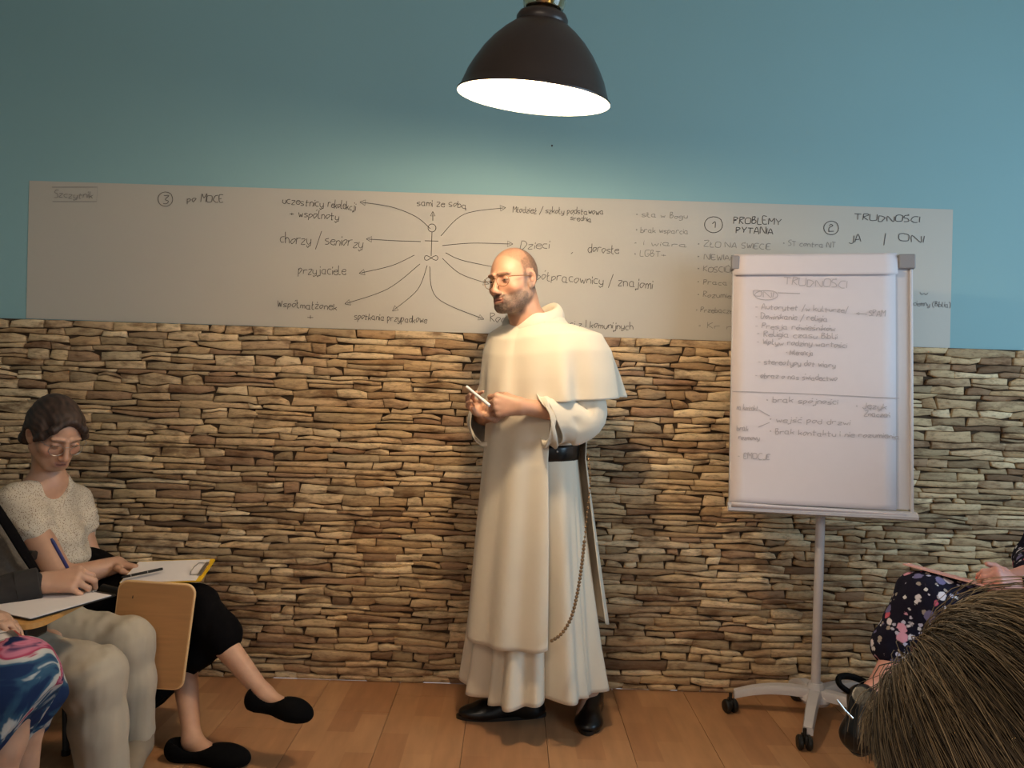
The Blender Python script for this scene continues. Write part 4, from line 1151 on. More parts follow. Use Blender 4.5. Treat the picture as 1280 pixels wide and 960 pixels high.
def clipboard(o, ex, ey, w, h, board_m, label, colour=None, group=None, cat='clipboard', clip_at='end', paper=None):
    """o corner, ex width direction, ey length direction; clip sits at the far end of ey"""
    o = Vector(o); ex = Vector(ex).normalized(); ey = Vector(ey); ey = (ey - ex * ey.dot(ex)).normalized(); n = ex.cross(ey)
    if n.z < 0: n = -n
    root = empty('clipboard', o, label, cat, group)
    M = Matrix((ex, ey, n)).transposed()
    b = MB(); b.plate(rrect(w, h, .012), ex, ey, o, n, .003); b.build('board', board_m, root)
    b = MB(); b.plate([(x + .004, y + .003) for x, y in rrect(w - .012, h - .02, .002)], ex, ey, o + n * .0032, n, .0016); b.build('paper', paper or M_PAPER, root)
    b = MB(); c = o + ex * (w / 2) + ey * (h - .016)
    b.box(c + n * .007, (.10, .014, .005), M, .002); q = [c + ex * a + ey * bb + n * .008 for a, bb in ((-.045, -.004), (-.045, -.030), (-.02, -.036), (.02, -.036), (.045, -.030), (.045, -.004))]
    b.tube(q, .0014, 6); b.build('clip', M_STEEL, root)
    return root, n

def chair(px, py, zr, yaw, label, tablet=None, armside=-1):
    """conference chair; yaw = direction the sitter faces"""
    c = Vector((px, py, 0)); f = Vector((math.cos(yaw), math.sin(yaw), 0)); l = Vector((-f.y, f.x, 0)); up = Vector((0, 0, 1)); M = Matrix((f, l, up)).transposed()
    root = empty('conference_chair', c, label, 'chair', None)
    T = lambda x, y, z: c + f * x + l * y + up * z
    b = MB(); b.box(T(0, 0, .425), (.44, .44, .05), M, .02); b.build('seat', M_BLACKCLOTH, root, smooth=True)
    Mb = M @ Matrix.Rotation(math.radians(-12), 3, 'Y')
    b = MB(); b.box(T(-.235, 0, .62), (.035, .42, .27), Mb, .015); b.build('backrest', M_BLACKCLOTH, root, smooth=True)
    for s in (-1, 1):
        for fx, nm in ((.20, .22), (-.20, -.26)):
            b = MB(); b.tube([T(fx * .9, s * .2, .41), T(nm, s * .23, .012)], .011, 10); lg = b.build('leg', M_BLACK, root, smooth=True)
            b = MB(); b.lathe([(0, 0), (.014, 0), (.014, .016), (0, .017)], Matrix.Translation(T(nm, s * .23, 0)), 12); b.build('foot_cap', M_BLACK, lg, smooth=True)
        b = MB(); b.tube([T(-.19, s * .21, .41), T(-.225, s * .215, .5), T(-.262, s * .2, .74)], .011, 10); b.build('back_post', M_BLACK, root, smooth=True)
    b = MB(); s = armside; b.tube([T(-.22, s * .235, .43), T(-.2, s * .245, .62), T(-.14, s * .25, .655), T(.10, s * .25, .655)], [.011, .012, .017, .016], 12); b.build('armrest', M_BLACK, root, smooth=True)
    return root, T

# ------------------------------------------------ woman in the speckled blouse
def woman_blouse():
    root = empty('person', (-1.55, 2.72, 0), 'seated woman in a speckled cream blouse and black culottes looking down, legs crossed', 'person')
    hc = P(69, 541, 2.70)
    Mh = frame((.78, -.54, -.50), (.18, -.10, 1)); hs = 1.0
    nk = P(60, 604, 2.76)
    shR, shL = P(20, 628, 2.64), P(92, 626, 2.90)
    J = dict(neck=nk, chest=P(46, 676, 2.80), pelvis=(-1.66, 2.80, .52), shR=shR, shL=shL,
             elR=P(76, 725, 2.58), elL=P(118, 722, 2.84), wrR=P(146, 706, 2.70), wrL=P(140, 712, 2.76),
             hipR=(-1.58, 2.70, .52), hipL=(-1.58, 2.88, .52), knL=P(246, 762, 2.66), knR=P(226, 790, 2.74), anL=P(330, 868, 2.56), anR=P(240, 925, 2.56))
    S = Sculpt(axis((-1.95, -1.75, .010), (-1.75, -1.45, .0032), (-1.45, -1.16, .004), (-1.16, -.7, .006)), axis((2.46, 2.56, .007), (2.56, 2.86, .0036), (2.86, 3.05, .009)),
               axis((.0, .5, .009), (.5, .72, .0036), (.72, .92, .008), (.92, 1.28, .003)))
    body(S, J, .84, .03, .86)
    V = {a: Vector(b_) for a, b_ in J.items()}
    S.cone(nk - Vector((0, 0, .02)), V['chest'] + Vector((.045, -.03, .10)), .052, .085, .03)
    S.cone(V['shR'], V['elR'], .056, .045, .02); S.cone(V['elR'], V['wrR'], .042, .027, .02)
    S.cone(nk - Vector((0, 0, .05)), hc + Mh @ Vector((0, -.035, -.05)), .050, .048, .02)
    head(S, hc, Mh, False, True, hs)
    # bare ankles into the shoes
    S.chain([V['anL'], P(352, 884, 2.53), P(372, 890, 2.52)], [.030, .026, .020], .02)
    S.chain([V['anR'], P(258, 941, 2.53), P(284, 952, 2.51)], [.032, .028, .020], .02)
    hand(S, V['wrR'], (1, -.05, -.15), (0, .35, 1), 1, [(.3, .3, .2), (.3, .35, .2), (.35, .35, .2), (.4, .4, .3)], .2, None, .9)
    hand(S, V['wrL'] + Vector((.02, 0, -.01)), (1, .1, -.25), (0, .3, 1), -1, [(.4, .5, .3)] * 4, .1, None, .88)
    col = headcol(hc, Mh, hs, False, False, (.52, .285, .18))
    me = S.mesh('skin', None, col); link('body', me, M_SKIN, root)
    glasses(hc, Mh, root, hs, M_STEEL, .0215, -.010)
    # hair
    Mi = np.array(Mh.transposed()); hcn = np.array(hc)
    H = Sculpt(*bounds([hc], .165, .0032))
    T = lambda x, y, z: hc + Mh @ Vector((x, y, z))
    H.ell(T(0, -.022, .036), (.080, .100, .095), Mh, .01); H.ell(T(0, -.06, -.03), (.062, .05, .06), Mh, .02); H.ell(T(0, .045, .080), (.050, .036, .030), Mh, .03)
    for s in (-1, 1):
        H.chain([T(s * .012, .078, .090), T(s * .050, .078, .058), T(s * .070, .060, .022), T(s * .078, .035, -.008)], [.010, .012, .011, .006], .012)
        H.ell(T(s * .066, -.012, .03), (.022, .06, .045), Mh, .02)
        H.chain([T(s * .074, -.035, .0), T(s * .066, -.05, -.05), T(s * .03, -.085, -.075)], [.016, .018, .024], .02)
    # face opening
    H.ell(T(0, .128, -.006), (.050, .085, .098), Mh, .01, True); H.ell(T(0, .06, -.10), (.07, .10, .072), Mh, .01, True)
    for s in (-1, 1): H.ell(T(s * .088, -.004, -.018), (.016, .020, .032), Mh, .006, True)
    def strand(V):
        q = (V - hcn) @ Mi.T; a = np.arctan2(q[:, 0], q[:, 2] + .02)
        return (np.sin(a * 40 + fbm(V * 18, 2) * 5) * .5 + fbm(V * np.array([60, 60, 25]), 2) * .8)
    def hcol(V):
        s = strand(V)[:, None]; return np.clip(np.array((.045, .024, .016)) * (1 + .55 * s), .008, .2)
    link('hair', H.mesh('hair', lambda V, N: strand(V) * .0008, hcol), M_HAIRC, root)
    # blouse
    ax = [axis((-1.98, -1.28, .0045)), axis((2.52, 3.02, .0055)), axis((.50, .99, .0045))]
    pr = [('c', V['chest'] + Vector((.02, 0, .02)), V['pelvis'] + Vector((-.01, 0, .03)), .128, .128, .04), ('c', V['chest'] + Vector((.0, 0, .03)), nk - Vector((0, 0, .03)), .122, .075, .05),
          ('c', V['chest'] + Vector((.075, -.055, .045)), V['chest'] + Vector((.085, -.05, .0)), .065, .062, .05), ('c', V['chest'] + Vector((.075, .045, .045)), V['chest'] + Vector((.085, .045, .0)), .065, .062, .05),
          ('c', V['neck'] - Vector((0, 0, .025)), V['shR'], .060, .062, .04), ('c', V['neck'] - Vector((0, 0, .025)), V['shL'], .060, .062, .04),
          ('c', V['shR'], V['shR'].lerp(V['elR'], .33), .064, .072, .02), ('c', V['shL'], V['shL'].lerp(V['elL'], .30), .060, .068, .02)]
    pr.append(('c', P(62, 672, 2.72), P(70, 696, 2.73), .10, .105, .06))
    S2 = Sculpt(*ax)
    for p in pr: S2.cone(*p[1:])
    # open v neck and hem
    fwd = Vector((.80, -.58, 0)).normalized()
    S2.cone(nk + Vector((0, 0, .015)), nk + Vector((0, 0, .12)), .056, .075, .01, True)
    S2.cone(nk + fwd * .06 + Vector((0, 0, .02)), nk + fwd * .165 + Vector((0, 0, -.125)), .050, .024, .006, True)
    dR = (V['elR'] - V['shR']).normalized()
    def disp(Vv, N):
        fold = fbm(Vv * np.array([11, 11, 20]), 3) * .007
        q = Vv[:, 2]
        return fold + .004 * np.sin(Vv[:, 2] * 90 + Vv[:, 0] * 60) * smooth(.82, .7, q)
    link('blouse', S2.mesh('blouse', disp), M_BLOUSE, root)
    # culottes
    prim = [('c', V['pelvis'] + Vector((0, 0, .0)), V['pelvis'] + Vector((0, 0, .02)), .135, .12, .05), ('c', V['hipR'], V['knR'], .10, .078, .04), ('c', V['hipL'] + Vector((0, -.05, .0)), V['knL'], .105, .072, .04)]
    a1 = P(276, 795, 2.62); prim += [('c', V['knL'], a1, .078, .060, .03), ('c', V['knL'] + Vector((-.04, .02, -.02)), P(250, 812, 2.66), .074, .072, .04)]
    prim += [('c', V['knR'], P(236, 848, 2.74), .082, .090, .04), ('c', V['knR'] + Vector((-.03, -.03, 0)), P(208, 862, 2.68), .085, .085, .04), ('c', V['knR'], P(250, 850, 2.70), .07, .06, .03)]
    garment([axis((-1.86, -.88, .007)), axis((2.44, 3.02, .007)), axis((.10, .75, .007))], prim, [(P(296, 803, 2.62), (.75, 0, -.9)), (P(230, 905, 2.7), (-.30, 0, -1))], 'culottes', M_BLACKCLOTH, root, .010, (12, 12, 6))
    shoe(P(303, 872, 2.545) + Vector((.012, 0, -.03)), P(391, 893, 2.50) + Vector((-.005, 0, -.03)), .088, .07, M_SUEDE, root, 'shoe', True, (.23, 0, 1))
    shoe(Vector((P(208, 955, 2.54).x, 2.54, 0)), Vector((P(312, 958, 2.50).x, 2.50, 0)), .09, .07, M_SUEDE, root, 'shoe', True)
    # chair with folded-down tablet on its near side
    ch, T_ = chair(-1.62, 2.80, 0, math.radians(-8), 'black conference chair with its beech tablet folded down, under the woman in the blouse')
    tb = MB(); o_ = P(150, 727, 2.50); exx = (P(243, 733, 2.50) - o_); w_ = exx.length; exx.normalize(); ezz = (P(226, 862, 2.52) - P(243, 733, 2.50)); h_ = ezz.length; ezz.normalize()
    ezo = (ezz); out = [(x, y) for x, y in rrect(w_, h_, .028, 6)]
    nrm = exx.cross(ezz).normalized()
    tb.plate(out, exx, ezz, o_, nrm, .012); t_o = tb.build('tablet', M_PLY, ch)
    eb = MB(); ed = [o_ + exx * x + ezz * y + nrm * .006 for x, y in out + out[:1]]; eb.tube(ed, .0064, 6, caps=False); eb.build('pale_edge', M_PLYEDGE, t_o, smooth=True)
    hb = MB(); hb.tube([P(128, 735, 2.55), P(150, 740, 2.53), P(170, 745, 2.515)], .014, 10); hb.build('hinge', M_BLACK, ch, smooth=True)
    # clipboard on her knees, yellow board
    A, B_, C_ = P(148, 731, 2.55), P(248, 731, 2.55), P(261, 712, 2.66)
    cb, n = clipboard(A, (C_ - B_), (B_ - A), (C_ - B_).length + .06, (B_ - A).length, M_YELLOW, 'yellow clipboard with white paper lying on the knee of the woman in the blouse')
    a, b_ = P(152, 726, 2.56) + n * .012, P(204, 715, 2.62) + n * .012
    pen = empty('pen', a, 'black ballpoint pen with silver rings lying on the yellow clipboard', 'pen')
    m = MB(); m.tube([a, a.lerp(b_, .04), a.lerp(b_, .95), b_], [.0015, .0045, .0048, .004], 10); m.build('barrel', M_BLACK, pen, smooth=True)
    for t in (.22, .62): m = MB(); m.tube([a.lerp(b_, t), a.lerp(b_, t + .02)], .0056, 10); m.build('ring', M_STEEL, pen, smooth=True)
woman_blouse()

# ------------------------------------------------ man in beige trousers, writing
def man_writing():
    root = empty('person', (-1.6, 2.32, 0), 'seated person in beige trousers, charcoal sleeves and grey knit, writing on a clipboard', 'person')
    hc = Vector((-1.72, 2.26, 1.20)); Mh = frame((.9, .1, -.45)); nk = Vector((-1.80, 2.26, 1.03))
    wr = P(52, 729, 2.14)
    J = dict(neck=nk, chest=(-1.83, 2.27, .84), pelvis=(-1.80, 2.30, .54), shR=(-1.78, 2.10, .97), shL=(-1.98, 2.42, .96),
             elR=P(-75, 762, 2.02), elL=(-1.84, 2.48, .70), wrR=wr, wrL=P(72, 797, 2.36), hipR=(-1.72, 2.21, .50), hipL=(-1.72, 2.40, .50),
             knR=P(118, 846, 2.20), knL=P(157, 804, 2.44), anR=P(130, 1010, 2.22), anL=P(172, 915, 2.46), toeR=P(190, 1060, 2.16), toeL=P(235, 968, 2.44))
    J['toeR'].z = .03; J['toeL'] = J['anL'] + Vector((.03, -.12, 0)); J['toeL'].z = .03; J['anR'].z = .09; J['anL'].z = .12
    S = Sculpt(axis((-2.05, -1.5, .008), (-1.5, -1.05, .0030), (-1.05, -.85, .008)), axis((1.96, 2.06, .008), (2.06, 2.30, .0032), (2.30, 2.62, .006)), axis((.0, .5, .009), (.5, .78, .0030), (.78, 1.34, .006)))
    body(S, J, 1.0, .03, .9)
    head(S, hc, Mh, True, False, 1.0)
    S.cone(nk, hc - Vector((.03, 0, .05)), .058, .052, .02)
    # writing hand
    tips = hand(S, wr, (.93, .22, .10), (-.10, -.62, .78), -1, [(.85, .75, .35), (.80, .95, .5), (.95, 1.0, .6), (1.05, 1.0, .6)], .1, [(.034, .045, -.022), (.040, .072, -.034), (.026, .092, -.046)], 1.05)
    hand(S, Vector(J['wrL']) + Vector((-.07, 0, .0)), (1, -.1, -.25), (0, .2, 1), -1, [(.5, .5, .3)] * 4, .1, None, .9)
    link('body', S.mesh('skin', None, headcol(hc, Mh, 1.0, False, True, (.50, .28, .18))), M_SKIN, root)
    eyes(hc, Mh, root)
    V = {a: Vector(b_) for a, b_ in J.items()}
    # trousers
    prim = [('c', V['pelvis'], V['pelvis'] + Vector((0, 0, .05)), .14, .135, .05)]
    for s, k1, k2, w1, w2 in (('R', .10, .086, .072, .068), ('L', .095, .082, .066, .052)):
        kn, an, hp = V['kn' + s], V['an' + s], V['hip' + s]
        prim += [('c', hp, kn, k1, k2 - .004, .04), ('c', kn, kn.lerp(an, .45), k2 - .004, w1, .03), ('c', kn.lerp(an, .45), an, w1, w2, .03)]
    def folds(Vv):
        d = 0
        for s in 'RL':
            kn = np.array(V['kn' + s]); r = np.linalg.norm(Vv - kn, axis=1)
            d = d + np.exp(-(r / .16) ** 2) * .0045 * np.sin(((Vv - kn) @ np.array([.6, 0, -.8])) * 95 + fbm(Vv * 6, 2) * 3) * smooth(.12, -.02, Vv[:, 0] - kn[0])
        return d + .004 * fbm(Vv * np.array([30, 30, 5]), 2)
    hemL = V['an' + 'L'] + Vector((0, 0, .035))
    ax = [axis((-1.98, -1.0, .006)), axis((2.0, 2.6, .006)), axis((.09, .72, .006))]
    garment(ax, prim, [((0, 0, .145), (.1, 0, -1))], 'trousers', M_TROUSER, root, .004, (7, 7, 7), extra=folds)
    garment([axis((V['anL'].x - .12, V['anL'].x + .14, .006)), axis((2.26, 2.58, .006)), axis((.0, .3, .006))], [('c', V['anL'] + Vector((0, 0, .0)), V['anL'] + Vector((.0, 0, -.04)), .048, .046, .02), ('c', V['anL'] + Vector((.0, 0, -.04)), V['toeL'] + Vector((0, 0, .01)), .044, .032, .02)], [], 'sock', mat('beige_sock', '8a7a66', .95), root, .001)
    for s in 'LR':
        a, t = V['an' + s], V['toe' + s]; h_ = Vector((a.x - .05, a.y, 0)); shoe(h_, h_ + (Vector((.27, -.02, 0)) if s == 'R' else Vector((.10, -.25, 0))), .095, .10, M_LEATHER, root, 'shoe')
    # charcoal shirt with sleeves, grey knit over it
    d = (wr - V['elR']).normalized()
    prim = [('c', V['shR'], V['elR'], .066, .058, .03), ('c', V['elR'], wr - d * .035, .056, .044, .02), ('c', V['shL'], V['elL'], .064, .055, .03), ('c', V['elL'], V['wrL'] + Vector((-.08, 0, 0)), .054, .042, .02), ('c', V['neck'] - Vector((0, 0, .03)), V['chest'], .075, .12, .03)]
    garment([axis((-2.08, -1.25, .006)), axis((1.9, 2.62, .006)), axis((.5, 1.1, .006))], prim, [(wr - d * .012, d)] if False else [], 'shirt', M_SLEEVE, root, .006, (16, 16, 16))
    cf = MB(); sdv = d.cross(Vector((0, 0, 1))).normalized(); 
    cf.tube([wr - d * .062, wr - d * .058, wr - d * .006, wr - d * .003], [.044, .049, .046, .041], 28, caps=True); cf.build('cuff', M_SLEEVE, root, smooth=True)
    prim = [('c', V['chest'], V['pelvis'] + Vector((.03, 0, .06)), .15, .145, .04), ('c', V['chest'], V['neck'] - Vector((0, 0, .07)), .145, .085, .05), ('c', P(-60, 636, 2.28), P(-27, 680, 2.26), .09, .08, .04), ('c', P(-27, 680, 2.26), P(22, 743, 2.24), .08, .075, .04), ('c', V['shR'] + Vector((.0, .03, -.01)), V['chest'], .075, .12, .04), ('c', V['shL'] + Vector((.0, -.03, -.01)), V['chest'], .075, .12, .04)]
    garment([axis((-2.1, -1.2, .006)), axis((2.0, 2.56, .007)), axis((.46, 1.06, .006))], prim, [], 'knit_vest', M_VEST, root, .008, (26, 26, 5))
    b = MB(); q = [P(-22, 612, 2.235), P(-4, 636, 2.225), P(14, 664, 2.215), P(31, 692, 2.205), P(46, 716, 2.20)]
    b.tube(q, [.016, .017, .018, .017, .014], 10, flat=.45); b.build('dark_edge_band', M_BLACKCLOTH, root, smooth=True)
    # pen
    a, b_ = P(64, 673, 2.14), P(84, 708, 2.16); tip = P(100, 738, 2.20)
    pen = empty('pen', a, 'blue ballpoint pen in the hand of the person in beige trousers', 'pen')
    m = MB(); m.tube([a, a.lerp(tip, .06), a.lerp(tip, .9), tip], [.003, .0048, .0046, .0008], 10); m.build('barrel', M_BLUEPEN, pen, smooth=True)
    # chair with raised tablet
    ch, T_ = chair(-1.75, 2.30, 0, math.radians(0), 'black conference chair with its beech tablet raised, under the person in beige trousers')
    A, B_, C_ = P(-120, 789, 2.02), P(58, 783, 2.08), P(93, 767, 2.22)
    exx = (B_ - A).normalized(); n = Vector((0, 0, 1)); eyy = n.cross(exx)
    zt = .620
    out = rrect(.50, .31, .05, 6); o_ = Vector((-1.665, 1.90, zt))
    tb = MB(); tb.plate(out, Vector((1, 0.02, 0)), Vector((0, 1, 0)), o_, Vector((0, 0, 1)), .014); t_o = tb.build('tablet', M_PLYH, ch)
    k = MB(); k.box((o_.x + .38, o_.y + .12, zt - .03), (.12, .10, .055), bev=.008); k.tube([T_(.05, -.22, .42), T_(.2, -.2, .5), (o_.x + .36, o_.y + .1, zt - .02)], .014, 10); k.build('tablet_bracket', M_BLACK, ch)
    global TAB
    TAB = (o_, zt)
    # clipboard
    Z0 = zt + .0165
    def onz(px, py, z):
        d_ = P(px, py, 1.0) - Vector((0, 0, CAM_H)); t = (z - CAM_H) / d_.z; return Vector((0, 0, CAM_H)) + d_ * t
    c1, c2, c3, c4_ = onz(38, 776, Z0), onz(150, 745, Z0), onz(78, 733, Z0), onz(-40, 760, Z0)
    cb, n = clipboard(c1, (c4_ - c1), (c2 - c1), .24, (c2 - c1).length, M_BLACK, 'black clipboard with white paper under the writing hand')
    return root
man_writing()

# ------------------------------------------------ woman in the watercolour skirt (mostly outside the frame)
def woman_skirt():
    root = empty('person', (-1.5, 1.85, 0), 'seated person in a blue, white and pink watercolour print skirt at the frame edge', 'person')
    hc = Vector((-1.52, 1.84, 1.19)); Mh = frame((.9, .1, -.2)); nk = Vector((-1.56, 1.84, 1.01))
    J = dict(neck=nk, chest=(-1.58, 1.85, .84), pelvis=(-1.58, 1.86, .55), shR=(-1.56, 1.69, .97), shL=(-1.56, 2.01, .97), elR=(-1.48, 1.62, .72), elL=(-1.48, 2.06, .72),
             wrR=(-1.32, 1.72, .66), wrL=(-1.32, 1.92, .66), hipR=(-1.50, 1.78, .50), hipL=(-1.50, 1.95, .50), knR=P(20, 850, 1.74), knL=P(28, 855, 1.92), anR=P(-30, 1050, 1.76), anL=P(40, 1060, 1.95))
    J['anR'].z = .09; J['anL'].z = .09
    J['anL'].x = P(30, 940, 1.95).x
    S = Sculpt(axis((-1.95, -.9, .008)), axis((1.5, 2.16, .008)), axis((0, 1.34, .007)))
    body(S, J, .86, .03); head(S, hc, Mh, False, False, .97); S.cone(nk, hc - Vector((.03, 0, .05)), .05, .048, .02)
    V = {a: Vector(b_) for a, b_ in J.items()}
    hand(S, V['wrR'], (.95, .2, -.1), (0, -.2, 1), -1, [(.3, .3, .2)] * 4, .1, None, .9); hand(S, V['wrL'], (.95, -.2, -.1), (0, .2, 1), 1, [(.3, .3, .2)] * 4, .1, None, .9)
    for s in 'LR': S.cone(V['an' + s], V['an' + s] + Vector((.09, 0, -.05)), .032, .026, .02)
    link('body', S.mesh('skin', None, headcol(hc, Mh, .97, False, False, (.50, .29, .19))), M_SKIN, root); eyes(hc, Mh, root, .97)
    H = Sculpt(*bounds([hc], .2, .006)); H.ell(hc + Mh @ Vector((0, -.025, .03)), (.088, .10, .098), Mh); H.ell(hc + Mh @ Vector((0, -.07, -.06)), (.07, .05, .1), Mh, .03); H.ell(hc + Mh @ Vector((0, .12, -.05)), (.055, .08, .10), Mh, .01, True)
    link('hair', H.mesh('hair', lambda V_, N: fbm(V_ * 50, 2) * .003, lambda V_: np.clip(np.array((.06, .035, .02)) * (1 + .4 * fbm(V_ * 60, 2))[:, None], .005, 1)), M_HAIRC, root)
    prim = [('c', V['chest'], V['pelvis'], .135, .13, .04), ('c', V['chest'], V['neck'] - Vector((0, 0, .05)), .125, .07, .05)] + [('c', V['neck'] - Vector((0, 0, .04)), V['sh' + s], .062, .070, .04) for s in 'LR'] + [('c', V['sh' + s], V['el' + s], .068, .058, .02) for s in 'LR']
    garment([axis((-1.9, -1.3, .008)), axis((1.5, 2.2, .008)), axis((.45, 1.05, .008))], prim, [], 'shirt', mat('dark_blue_shirt', '20283c', .9), root, .006)
    prim = [('c', V['pelvis'], V['pelvis'] + Vector((0, 0, .05)), .14, .13, .05), ('c', V['hipR'], V['knR'], .10, .082, .06), ('c', V['hipL'], V['knL'], .10, .078, .06), ('c', V['knR'], V['knR'] + Vector((-.03, 0, -.22)), .082, .10, .05), ('c', V['knL'], V['knL'] + Vector((-.05, 0, -.20)), .078, .09, .05),
            ('c', V['knL'], P(70, 868, 1.95), .05, .028, .04), ('c', V['hipR'].lerp(V['knR'], .5), V['hipR'].lerp(V['knR'], .5) + Vector((0, 0, -.15)), .1, .1, .05)]
    def extra(Vv): return .008 * np.sin((Vv[:, 0] + Vv[:, 1] * .6) * 70 + fbm(Vv * 5, 2) * 3) * smooth(.5, .3, Vv[:, 2])
    garment([axis((-1.85, -.95, .006)), axis((1.58, 2.12, .006)), axis((.2, .72, .006))], prim, [(P(76, 870, 1.85), (.81, 0, -.59))], 'skirt', M_WATER, root, .006, (10, 10, 8), extra=extra)
    for s in 'LR':
        a = V['an' + s]; shoe((a.x - .05, a.y, 0), (a.x + .19, a.y, 0), .085, .07, M_LEATHER, root, 'shoe', True)
    chair(-1.56, 1.86, 0, 0, 'black conference chair under the person in the watercolour print skirt')
    Z0 = .63
    def onz(px, py, z):
        d_ = P(px, py, 1.0) - Vector((0, 0, CAM_H)); t = (z - CAM_H) / d_.z; return Vector((0, 0, CAM_H)) + d_ * t
    c2 = onz(34, 815, Z0); c1 = c2 + Vector((-.68, -.73, .0)) * .3; ex_ = Vector((-.73, .68, .0))
    clipboard(c1, ex_, c2 - c1, .22, .32, M_RED, 'red clipboard with white paper above the watercolour print skirt')
woman_skirt()

# ------------------------------------------------ woman in the navy floral dress on the right
def woman_floral():
    root = empty('person', (1.75, 2.42, 0), 'seated person in a navy floral dress holding a pink paper at the right edge', 'person')
    hc = Vector((1.86, 2.44, 1.20)); Mh = frame((-.95, .1, -.25)); nk = Vector((1.90, 2.44, 1.03))
    wr = P(1272, 722, 2.34)
    J = dict(neck=nk, chest=(1.92, 2.45, .85), pelvis=(1.86, 2.46, .56), shL=(1.90, 2.29, .98), shR=(1.90, 2.61, .98), elL=(1.80, 2.22, .70), elR=(1.82, 2.66, .72),
             wrL=P(1275, 733, 2.32), wrR=P(1285, 716, 2.42), hipL=(1.78, 2.38, .52), hipR=(1.78, 2.55, .52), knL=P(1158, 752, 2.40), knR=P(1170, 790, 2.56), anL=P(1092, 868, 2.36), anR=(1.44, 2.55, .09), toeL=P(1072, 930, 2.30), toeR=(1.28, 2.55, .03))
    V = {a: Vector(b_) for a, b_ in J.items()}
    S = Sculpt(axis((.80, 1.25, .007), (1.25, 1.72, .0035), (1.72, 2.2, .010)), axis((2.1, 2.24, .008), (2.24, 2.5, .0035), (2.5, 2.76, .008)), axis((0, .55, .008), (.55, .78, .0035), (.78, 1.34, .007)))
    body(S, J, .84, .03, .86); head(S, hc, Mh, False, False, .97); S.cone(nk, hc + Vector((.03, 0, -.05)), .05, .048, .02)
    hand(S, V['wrL'], (-.86, -.1, .32), (.1, -.7, .7), 1, [(.9, .8, .4), (1.0, .9, .5), (1.0, 1.0, .5), (1.0, 1.0, .5)], .1, None, .9)
    hand(S, V['wrR'], (-.9, -.35, -.1), (-.2, -.2, 1), -1, [(.7, .8, .4), (.8, .9, .4), (.9, .9, .5), (.9, .9, .5)], .2, None, .9)
    link('body', S.mesh('skin', None, headcol(hc, Mh, .97, False, False, (.62, .30, .24))), M_SKIN, root); eyes(hc, Mh, root, .97)
    H = Sculpt(*bounds([hc], .2, .006)); H.ell(hc + Mh @ Vector((0, -.025, .03)), (.088, .10, .098), Mh); H.ell(hc + Mh @ Vector((0, -.07, -.08)), (.07, .05, .12), Mh, .03); H.ell(hc + Mh @ Vector((0, .12, -.05)), (.055, .08, .10), Mh, .01, True)
    link('hair', H.mesh('hair', lambda V_, N: fbm(V_ * 50, 2) * .003, lambda V_: np.clip(np.array((.05, .03, .02)) * (1 + .4 * fbm(V_ * 60, 2))[:, None], .005, 1)), M_HAIRC, root)
    kn = V['knL']
    prim = [('c', V['chest'], V['pelvis'], .135, .14, .04), ('c', V['chest'], V['neck'] - Vector((0, 0, .05)), .125, .07, .05)]
    for s in 'LR': prim += [('c', V['neck'] - Vector((0, 0, .05)), V['sh' + s], .055, .062, .04), ('c', V['sh' + s], V['el' + s], .060, .055, .02), ('c', V['el' + s], V['el' + s].lerp(V['wr' + s], .86), .055, .042, .02)]
    prim += [('c', V['hipL'], kn, .105, .085, .05), ('c', V['hipR'], V['knR'], .105, .09, .05), ('c', kn, P(1118, 812, 2.40), .080, .070, .04), ('c', kn + Vector((.06, 0, -.05)), P(1160, 880, 2.42), .10, .12, .06), ('c', V['knR'], P(1180, 960, 2.52), .1, .13, .05),
             ('c', V['hipL'], P(1240, 880, 2.40), .10, .14, .06)]
    garment([axis((1.02, 2.12, .007)), axis((2.12, 2.80, .007)), axis((.2, 1.06, .007))], prim, [(P(1104, 834, 2.4), (-.75, 0, -.62))], 'dress', M_FLORAL, root, .009, (12, 12, 7))
    a = V['anR']; shoe((a.x + .05, a.y, 0), (a.x - .19, a.y, 0), .085, .07, M_LEATHER, root, 'shoe', True)
    hl, tl = P(1086, 866, 2.40), P(1072, 944, 2.30)
    so = shoe(hl, tl, .115, .09, M_LEATHER, root, 'shoe', False, (-.55, -.75, .25))
    q = spline([tuple(P(*w_)) for w_ in ((1080, 868, 2.36), (1064, 866, 2.36), (1050, 856, 2.36), (1049, 847, 2.37), (1060, 845, 2.38), (1076, 850, 2.39), (1088, 858, 2.40))], 6)
    k = MB(); k.tube(q, .011, 8, flat=.8); k.build('strap', M_SUEDE, so, smooth=True)
    k = MB(); k.tube([P(1046, 875, 2.27), P(1056, 888, 2.255), P(1066, 898, 2.25)], .0035, 8); k.build('buckle', M_STEEL, so, smooth=True)
    chair(1.86, 2.46, 0, math.radians(180), 'black conference chair under the person in the navy floral dress')
    A, B_ = P(1128, 706, 2.42), P(1262, 742, 2.26)
    ex_ = (A - B_); w = ex_.length; ey_ = Vector((.03, .20, -.02))
    e1 = ex_.normalized(); e2 = (ey_ - e1 * ey_.dot(e1)).normalized(); n = e1.cross(e2); n = n if n.z > 0 else -n
    pp = MB(); pp.plate(rrect(w, .20, .008), e1, e2, B_, n, .0045); o = pp.build('pink_folder', M_PINKP); tag(o, 'pink card folder held over the navy floral dress', 'folder')
woman_floral()

